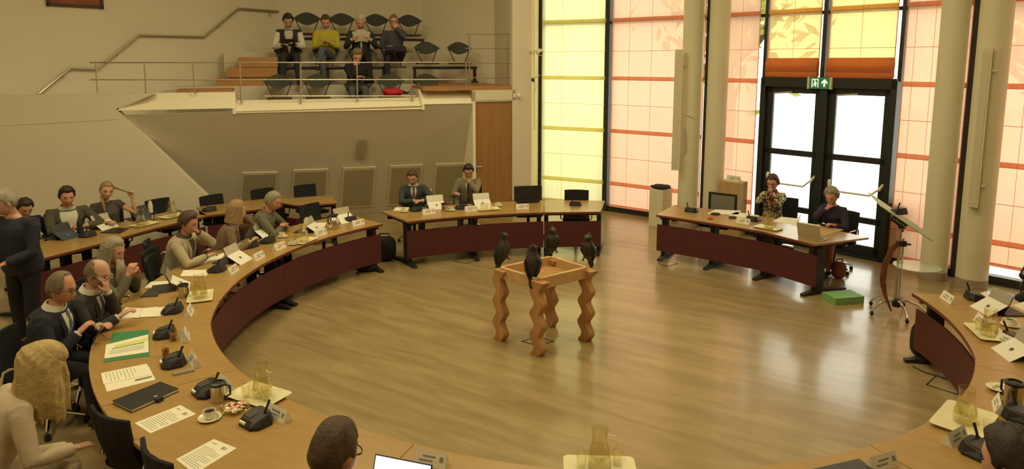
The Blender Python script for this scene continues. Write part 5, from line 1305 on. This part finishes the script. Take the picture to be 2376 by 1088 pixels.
# ---------- papers: drawn from their four corners on the desk ----------
def sheet(pts, lb, m='paper', th=.002, lines=0, z=TZ, name='paper_sheet', cat='paper', logo=False, lm='ink', parts=()):
    c = [P(x, y, z) for x, y in pts]; o = sum(c, Vector()) / 4
    t = thing(name, lb, cat, o); l = [p - o for p in c]
    MB().add([p + V3(0, 0, .0005) for p in l] + [p + V3(0, 0, th) for p in l], [(0, 1, 2, 3), (4, 5, 6, 7), (0, 1, 5, 4), (1, 2, 6, 5), (2, 3, 7, 6), (3, 0, 4, 7)]).build('sheet', m, t)
    def q(u, v): return l[0].lerp(l[1], u).lerp(l[3].lerp(l[2], u), v) + V3(0, 0, th + .0006)
    if lines:
        mb = MB()
        for i in range(lines):
            v = .30 + .6 * i / max(1, lines - 1); u1 = .88 if i % 4 else .6
            mb.add([q(.10, v), q(u1, v), q(u1, v + .011), q(.10, v + .011)], [(0, 1, 2, 3)])
        mb.build('printed_text', lm, t)
    if logo:
        mb = MB()
        for u0, u1 in ((.62, .70), (.74, .78)): mb.add([q(u0, .10), q(u1, .10), q(u1, .19), q(u0, .19)], [(0, 1, 2, 3)])
        mb.add([q(.12, .11), q(.34, .11), q(.34, .13), q(.12, .13)], [(0, 1, 2, 3)]); mb.build('letterhead', 'grey_screen', t)
    for (m2, u0, u1, v0, v1) in parts: MB().add([q(u0, v0), q(u1, v0), q(u1, v1), q(u0, v1)], [(0, 1, 2, 3)]).build('highlight', m2, t)
    return t
sheet([(419, 940), (455, 961), (349, 1006), (312, 982)], 'printed sheet right of the black folder', lines=12, logo=True)
sheet([(496, 1019), (549, 1040), (452, 1100), (408, 1066)], 'printed sheet at the bottom edge beside the black chair', lines=12, logo=True)
sheet([(345, 850), (361, 881), (248, 909), (240, 886)], 'lower loose sheet under the pen', th=.0015)
sheet([(340, 844), (354, 868), (240, 892), (234, 866)], 'upper loose printed sheet above the black folder', z=TZ + .002, lines=9)
tag(MB().tube([P(313, 882, TZ + .010), P(352, 873, TZ + .010)], [.004, .0035], 8).build('pen', 'black_plastic', smooth=True), 'black pen lying on the loose sheets', 'pen')
sheet([(346, 765), (347, 826), (240, 841), (262, 772)], 'green cardboard folder in front of the navy suit man', 'green_card', .003, name='cardboard_folder', cat='folder')
sheet([(344, 776), (345, 817), (242, 832), (246, 800)], 'printed sheet with yellow and green highlighting on the green folder', z=TZ + .003, lines=0, parts=[('yellow_mark', .20, .34, .0, .8), ('green_mark', .38, .46, .1, .85), ('ink', .55, .57, .1, .9), ('ink', .62, .64, .1, .9), ('ink', .69, .71, .1, .9), ('ink', .76, .78, .1, .9)])
sheet([(378, 713), (374, 733), (277, 741), (290, 722)], 'sheet under the open notebook of the bald man')
for k, (pts, lb) in enumerate([([(330, 716), (322, 738), (273, 738), (292, 714)], 'left page of the open booklet before the bald man'), ([(368, 713), (364, 735), (323, 737), (331, 716)], 'right page of the open booklet before the bald man')]):
    sheet(pts, lb, z=TZ + .003, th=.006, name='booklet_page', cat='booklet')
sheet([(392, 652), (388, 666), (335, 668), (350, 654)], 'sheet behind the dark tablet keyboard at left')
sheet([(484, 626), (480, 640), (418, 641), (426, 627)], 'sheet in front of the man in the beige blazer')
sheet([(545, 570), (520, 582), (508, 598), (462, 612)], 'sheet under the arm of the beige blazer man') if 0 else None
sheet([(522, 586), (516, 600), (466, 615), (474, 600)], 'cream sheet beside the large white tablet')
sheet([(572, 563), (562, 577), (508, 582), (520, 566)], 'printed sheet in front of the woman in brown', lines=6)
sheet([(758, 516), (752, 528), (706, 530), (714, 518)], 'sheet left of the thermos jug')
sheet([(1720, 489), (1712, 498), (1640, 496), (1660, 486)], 'white papers at the left of the women\'s desk')
sheet([(1762, 500), (1750, 508), (1690, 500), (1708, 492)], 'cream papers before the woman in the patterned jacket')
sheet([(1860, 508), (1838, 520), (1792, 514), (1812, 503)], 'open papers right of the carafe between the women')
sheet([(1905, 523), (1900, 534), (1835, 522), (1850, 514)], 'white papers behind the silver laptop')
sheet([(1958, 533), (1912, 548), (1874, 540), (1905, 525)], 'brown envelope folder in front of the curly haired woman', 'plinth_wood', .004)
sheet([(1120, 487), (1105, 492), (1050, 478), (1070, 474)], 'papers before the beige suit') if 0 else None
sheet([(950, 481), (944, 489), (912, 489), (918, 481)], 'white papers left of the teal suit')
sheet([(2288, 676), (2302, 690), (2285, 696), (2268, 682)], 'yellow notes beside the upper right microphone')
sheet([(2376, 700), (2400, 716), (2380, 724), (2350, 708)], 'sheet under the sleeve at the right edge')
# black zip folder
c = [P(x, y, TZ) for x, y in [(372, 893), (414, 909), (306, 958), (262, 937)]]; o = sum(c, Vector()) / 4; t = thing('zip_folder', 'thick closed black folder with a round clasp', 'folder', o); l = [p - o for p in c]
MB().add([p * .985 + V3(0, 0, .003) for p in l] + [p * .985 + V3(0, 0, .022) for p in l], [(3, 2, 1, 0), (4, 5, 6, 7), (0, 1, 5, 4), (1, 2, 6, 5), (2, 3, 7, 6), (3, 0, 4, 7)]).build('pages', 'card', t)
for z0 in (0, .022): MB().add([p * 1.02 + V3(0, 0, z0 + .0005) for p in l] + [p * 1.02 + V3(0, 0, z0 + .005) for p in l], [(3, 2, 1, 0), (4, 5, 6, 7), (0, 1, 5, 4), (1, 2, 6, 5), (2, 3, 7, 6), (3, 0, 4, 7)]).build('cover', 'black_plastic', t, bevel=.002)
m_ = l[1].lerp(l[2], .45); MB().box(m_ + V3(0, 0, .015), (.05, .06, .028), math.atan2((l[2] - l[1]).y, (l[2] - l[1]).x)).build('strap', 'black_plastic', t, bevel=.002)
MB().lathe([(0, 0), (.014, 0), (.013, .006), (0, .007)], m_ * .8 + V3(0, 0, .028), 14).build('clasp', 'silver', t, smooth=True)
# phone and reading things by the third microphone
t = sheet([(447, 857), (452, 862), (404, 873), (400, 868)], 'grey eyeglass case lying by the desk seam', 'silver', .018, name='glasses_case', cat='case')
# dark notebooks on back row
sheet([(300, 530), (278, 542), (232, 541), (262, 530)], 'dark notebook beside the white tablet on the back row', 'black_plastic', .010, name='notebook', cat='notebook')
sheet([(372, 670), (366, 688), (326, 690), (345, 672)], 'black notebook at left behind the steel coffee pot', 'charcoal', .010, name='notebook', cat='notebook')
# phone in the navy suit man's hand, pen
a = I['navy']; w, d, n = a['hands'][1]; q = wpos(a, w + d * .10 + V3(0, .03, .01))
tag(MB().tube([q, q + V3(.10, .02, .03)], [.005, .004], 8).build('pen', 'black_plastic', smooth=True), 'dark pen in the hand of the man in the navy suit', 'pen')
q = wpos(a, w + d * .10); o = MB().box((0, 0, 0), (.008, .08, .15)).build('phone_case', 'black_plastic', loc=(q.x + .03, q.y + .05, TZ + .08), bevel=.003); o.rotation_euler = (.2, .5, .3); tag(o, 'black phone case standing by the navy suit man\'s hand', 'phone')
# silver laptop of the curly haired woman
def laptop(px, py, rz, lb, mat_, scr='dark_screen', ang=18, w=.33, open_=True, loc=None):
    p = at(px, py) if loc is None else loc; t = thing('laptop', lb, 'laptop', p, rz)
    b = MB().box((0, -.115, .009), (w, .23, .016)).build('base', mat_, t, bevel=.004); MB().box((0, -.10, .0175), (w * .86, .11, .002)).build('keyboard', 'charcoal', t)
    if open_:
        R = Matrix.Rotation(math.radians(-ang), 3, 'X'); MB().box(V3(0, 0, .018) + R @ V3(0, 0, .112), (w, .008, .225), R=R).build('lid', mat_, t, bevel=.003)
        MB().box(V3(0, 0, .018) + R @ V3(0, -.0052, .115), (w * .95, .002, .205), R=R).build('screen', scr, t)
    else: MB().box((0, -.115, .022), (w, .23, .009)).build('lid', mat_, t, bevel=.004)
    return t
p = at(1878, 556); laptop(1878, 556, face_in(p) + .25, 'open silver laptop before the curly haired woman', 'silver')
q = P(925, 1078, .955); laptop(0, 0, math.radians(-18), loc=V3(q.x, q.y - .06, TZ), lb='laptop with a bright white screen at the bottom edge', mat_='charcoal', scr='screen_white', ang=22, w=.36)
laptop(1935, 1085, face_in(at(1935, 1085)), 'closed dark laptop at the bottom right edge', 'charcoal', open_=False, w=.38)
p = at(1225, 470); t = thing('monitor', 'dark flat monitor on the far desk', 'monitor', p, face_in(p) + .12)
MB().box((0, 0, .165), (.50, .03, .27)).build('screen_shell', 'black_plastic', t, bevel=.005); MB().box((0, .0, .035), (.40, .12, .05)).build('stand', 'black_plastic', t, bevel=.005); MB().box((.08, .02, .10), (.26, .006, .006)).build('trim_line', 'charcoal', t)
p = at(1657, 484); t = thing('mesh_back_chair', 'chair with black frame and grey mesh back at the women\'s desk', 'chair', p + V3(.12, .15, -TZ), face_in(p))
fr = MB()
for x in (-.23, .23): fr.box((x, -.20, .72), (.045, .03, .46))
fr.box((0, -.20, .94), (.50, .03, .04)); fr.box((0, -.20, .50), (.50, .03, .04)); fr.build('back_frame', 'black_plastic', t, bevel=.008)
MB().box((0, -.20, .72), (.42, .012, .42)).build('mesh_back', 'grey_screen', t); MB().box((0, .03, .45), (.50, .46, .06)).build('seat', 'black_fabric', t, bevel=.02)
MB().tube([(0, 0, .44), (0, 0, .06)], .03, 10).build('gas_stem', 'dark_metal', t, smooth=True)
for k in range(5):
    a_ = 2 * math.pi * k / 5; MB().tube([(0, 0, .10), (math.cos(a_) * .28, math.sin(a_) * .28, .03)], [.022, .014], 8).build('base_arm', 'chrome', t, smooth=True)
# bits on the women's desk
for px, py, mm, lb, r in [(1648, 508, 'candy_red', 'small red sweet bag at the women\'s desk', .035), (1700, 506, 'charcoal', 'dark glasses case at the women\'s desk', .045), (1660, 498, 'black_plastic', 'black purse at the left of the women\'s desk', .055)]:
    p = at(px, py); tag(MB().ell(p + V3(0, 0, .018), (r * 1.5, r, .018), 14, 8).build('small_pouch', mm, smooth=True), lb, 'pouch')
# ---------- lectern ----------
LP = P(2078, 728, 0); t = thing('lectern', 'chrome lectern on castors with a tilted glass top', 'lectern', LP)
MB().tube([(-.02, 0, .13), (-.02, 0, 1.12)], .018, 12).build('pole', 'steel', t, smooth=True); MB().tube([(.025, 0, .13), (.025, 0, 1.0)], .014, 12).build('pole', 'chrome', t, smooth=True)
MB().lathe([(0, .10), (.05, .10), (.055, .16), (.045, .20), (0, .20)], n=16).build('hub', 'black_plastic', t, smooth=True)
MB().box((0, 0, .93), (.10, .08, .07)).tube([(.02, -.02, .93), (.09, -.06, .93)], .014, 8).build('clamp', 'black_plastic', t, bevel=.01)
for k in range(5):
    a_ = math.radians(-170 + 72 * k); d = V3(math.cos(a_), math.sin(a_), 0)
    l_ = MB().tube([V3(0, 0, .17), d * .12 + V3(0, 0, .19), d * .24 + V3(0, 0, .15), d * .34 + V3(0, 0, .07)], [.018, .016, .014, .012], 8).build('foot_arm', 'chrome', t, smooth=True)
    MB().ell(d * .345 + V3(0, 0, .032), (.024, .024, .032), 10, 8).build('castor', 'black_plastic', l_, smooth=True)
c1, c2 = PW(2040, 474, (LP.x - 1, LP.y - .12), (LP.x + 1, LP.y - .12)) - LP, PW(2159, 555, (LP.x - 1, LP.y - .12), (LP.x + 1, LP.y - .12)) - LP
ax = (c2 - c1); L_ = ax.length; ax.normalize(); yv = V3(.45, 1, 0).normalized(); yv = (yv - ax * yv.dot(ax)).normalized(); nz = ax.cross(yv)
R = Matrix((ax, yv, nz)).transposed(); ctr = (c1 + c2) / 2 + yv * .16
MB().box(ctr, (L_, .46, .012), R=R).build('glass_top', 'glass_green', t, bevel=.003)
MB().box(ctr - nz * .05 - yv * .12 - ax * .03, (.22, .02, .07), R=R).build('perforated_bracket', 'black_plastic', t)
mm = MB(); [mm.box(ctr - nz * .05 - yv * .132 + ax * (-.11 + .035 * k), (.014, .004, .02), R=R) for k in range(6)]; mm.build('bracket_holes', 'card', t)
MB().bar(V3(0, 0, 1.08), ctr - nz * .05, .05, .03).build('top_arm', 'dark_metal', t)
MB().lathe([(0, 0), (.27, 0), (.27, .012), (0, .012)], P(2128, 619, .66) - LP, 32).build('round_shelf', 'glass_shelf', t, smooth=True)
MB().bar(V3(-.06, 0, .655), P(2120, 622, .65) - LP, .05, .02).build('shelf_arm', 'black_plastic', t)
# curved colourful band
mat('band', (.20, .07, .035), .4, noise=.9, nscale=11); pts = [PW(x, y, (LP.x - 1, LP.y - .05), (LP.x + 1, LP.y - .05)) - LP for x, y in [(2086, 563), (2068, 580), (2052, 618), (2048, 655), (2054, 685), (2068, 722)]]
MB().tube(pts, [(.034, .008), (.042, .008), (.044, .008), (.04, .008), (.024, .008), (.010, .006)], 10, up=(0, 1, 0)).build('curved_panel', 'band', t, smooth=True)
p = ctr + nz * .02 + LP - ax * .03 + yv * .02; o = dup(MIC, p, math.radians(200), 'microphone unit lying on the tilted lectern top', 'conference microphone units on the desks', 1.15)
# ---------- pedestals, boxes, bags ----------
def plinth(pxl, pxr, pyb, pyt, depth, m, lb, turn=0):
    a, b = P(pxl, pyb), P(pxr, pyb); c = (a + b) / 2; d = V3(c.x, c.y, 0).normalized(); rz = math.atan2(d.x, d.y) * -1 + turn
    h = PW((pxl + pxr) / 2, pyt, (c.x - 1, c.y), (c.x + 1, c.y)).z; w = (b - a).length
    t = thing('plinth', lb, 'plinth', c + d * depth / 2, rz); MB().box((0, 0, h / 2), (w, depth, h)).build('plinth_body', m, t, bevel=.004); MB().box((0, -depth / 2 - .001, h / 2), (w, .004, .006)).build('joint', 'charcoal' if m != 'column_paint' else 'grille_frame', t)
    return t, c + d * depth / 2, h, rz
_, c, h, rz = plinth(1514, 1548, 528, 441, .42, 'column_paint', 'cream pedestal with a folded black cloth on top', -.45)
o = MB().ell((0, 0, 0), (.20, .20, .035), 16, 8, fn=lambda p: p * (1 + .12 * math.sin(p.x * 30 + p.y * 21))).build('folded_cloth', 'black_fabric', smooth=True, loc=c + V3(0, 0, h + .036)); tag(o, 'folded black cloth on the cream pedestal', 'cloth')
_, c, h, rz = plinth(1670, 1722, 548, 423, .30, 'plinth_wood', 'light wood pedestal left of the glass doors', -.45)
o = dup(TENT, c + V3(0, 0, h), rz + math.pi, 'name card standing on the light wood pedestal', 'folded white name cards', 1.3)
_, c, h, rz = plinth(2052, 2112, 612, 474, .5, 'door_wood', 'tall brown wooden pedestal behind the lectern', -.55)
# green boxes stacked on the floor
gp = P(1955, 698); t = thing('green_box', 'flat pale green box on the floor at the end of the women\'s desk', 'box', gp, .22)
MB().box((0, 0, .045), (.44, .28, .088)).build('box_body', 'green_box', t, bevel=.003); MB().box((0, 0, .092), (.445, .285, .006)).build('lid', 'green_box', t)
MB().box((-.05, -.1415, .045), (.30, .003, .012)).build('seam_line', 'green_mark', t)
def bag(px, py, sx, sy, sz, lb, m='black_fabric', rz=0, z=0, cat='bag'):
    p = P(px, py); t = thing('bag', lb, cat, p, rz)
    MB().ell((0, 0, sz / 2), (sx / 2, sy / 2, sz / 2), 16, 12, fn=lambda q: V3(math.copysign(abs(q.x / (sx / 2)) ** .6 * sx / 2, q.x), math.copysign(abs(q.y / (sy / 2)) ** .6 * sy / 2, q.y), math.copysign(abs(q.z / (sz / 2)) ** .65 * sz / 2, q.z))).build('bag_body', m, t, smooth=True)
    MB().tube([(-sx * .25, 0, sz * .93), (-sx * .2, 0, sz * 1.12), (sx * .2, 0, sz * 1.12), (sx * .25, 0, sz * .93)], .012, 8).build('handle', m, t, smooth=True)
    MB().box((0, -sy * .46, sz * .35), (sx * .6, sy * .12, sz * .4)).build('pocket', m, t, bevel=.01)
    return t
bag(893, 604, .38, .22, .40, 'black bag standing beside the end of the left desk')
bag(2138, 826, .24, .18, .38, 'black backpack leaning behind the tip of the right-hand desk')
bag(850, 628, .34, .20, .16, 'dark bag lying under the end of the left desk')
bag(1945, 645, .20, .14, .26, 'small dark handbag hanging low behind the women\'s desk', 'band')
bag(2140, 607, .20, .14, .30, 'brown bag standing beside the right-hand column', 'frame_brown')
# floor boxes (square outlines set in the floor) and cable
def fbox(pts, lb):
    c = [P(x, y) for x, y in pts]; o = sum(c, Vector()) / 4; t = thing('floor_socket', lb, 'floor socket', o); l = [p - o for p in c]
    for a, b in zip(l, l[1:] + l[:1]): MB().bar(a + V3(0, 0, .002), b + V3(0, 0, .002), .012, .004).build('metal_edge', 'dark_metal', t)
    MB().add([p * .97 + V3(0, 0, .0015) for p in l], [(0, 1, 2, 3)]).build('lid', 'floor_wood', t)
fbox([(1247, 782), (1285, 792), (1248, 802), (1210, 792)], 'square floor socket outline under the wavy table')
fbox([(2172, 872), (2240, 893), (2222, 915), (2150, 893)], 'square floor socket by the right-hand desk')
fbox([(1078, 597), (1110, 602), (1084, 612), (1052, 605)], 'floor socket plate under the far desk')
fbox([(1548, 605), (1572, 612), (1550, 618), (1526, 612)], 'floor socket by the left foot of the women\'s desk')
tag(MB().tube([P(x, y, .008) for x, y in [(2118, 850), (2150, 865), (2190, 876), (2214, 884), (2196, 878), (2230, 890)]], .006, 6).build('floor_cable', 'black_plastic', smooth=True), 'black cable snaking to the floor socket at right', 'cable')
# papers standing in the carafe area (crumpled white leaflets)
p = at(705, 548); o = MB().box((0, 0, .15), (.05, .004, .22), R=Matrix.Rotation(.3, 3, 'Y')).build('leaflet', 'paper', loc=p + V3(0, .08, -.0)); tag(o, 'tall white leaflet sticking up behind the carafe', 'leaflet')
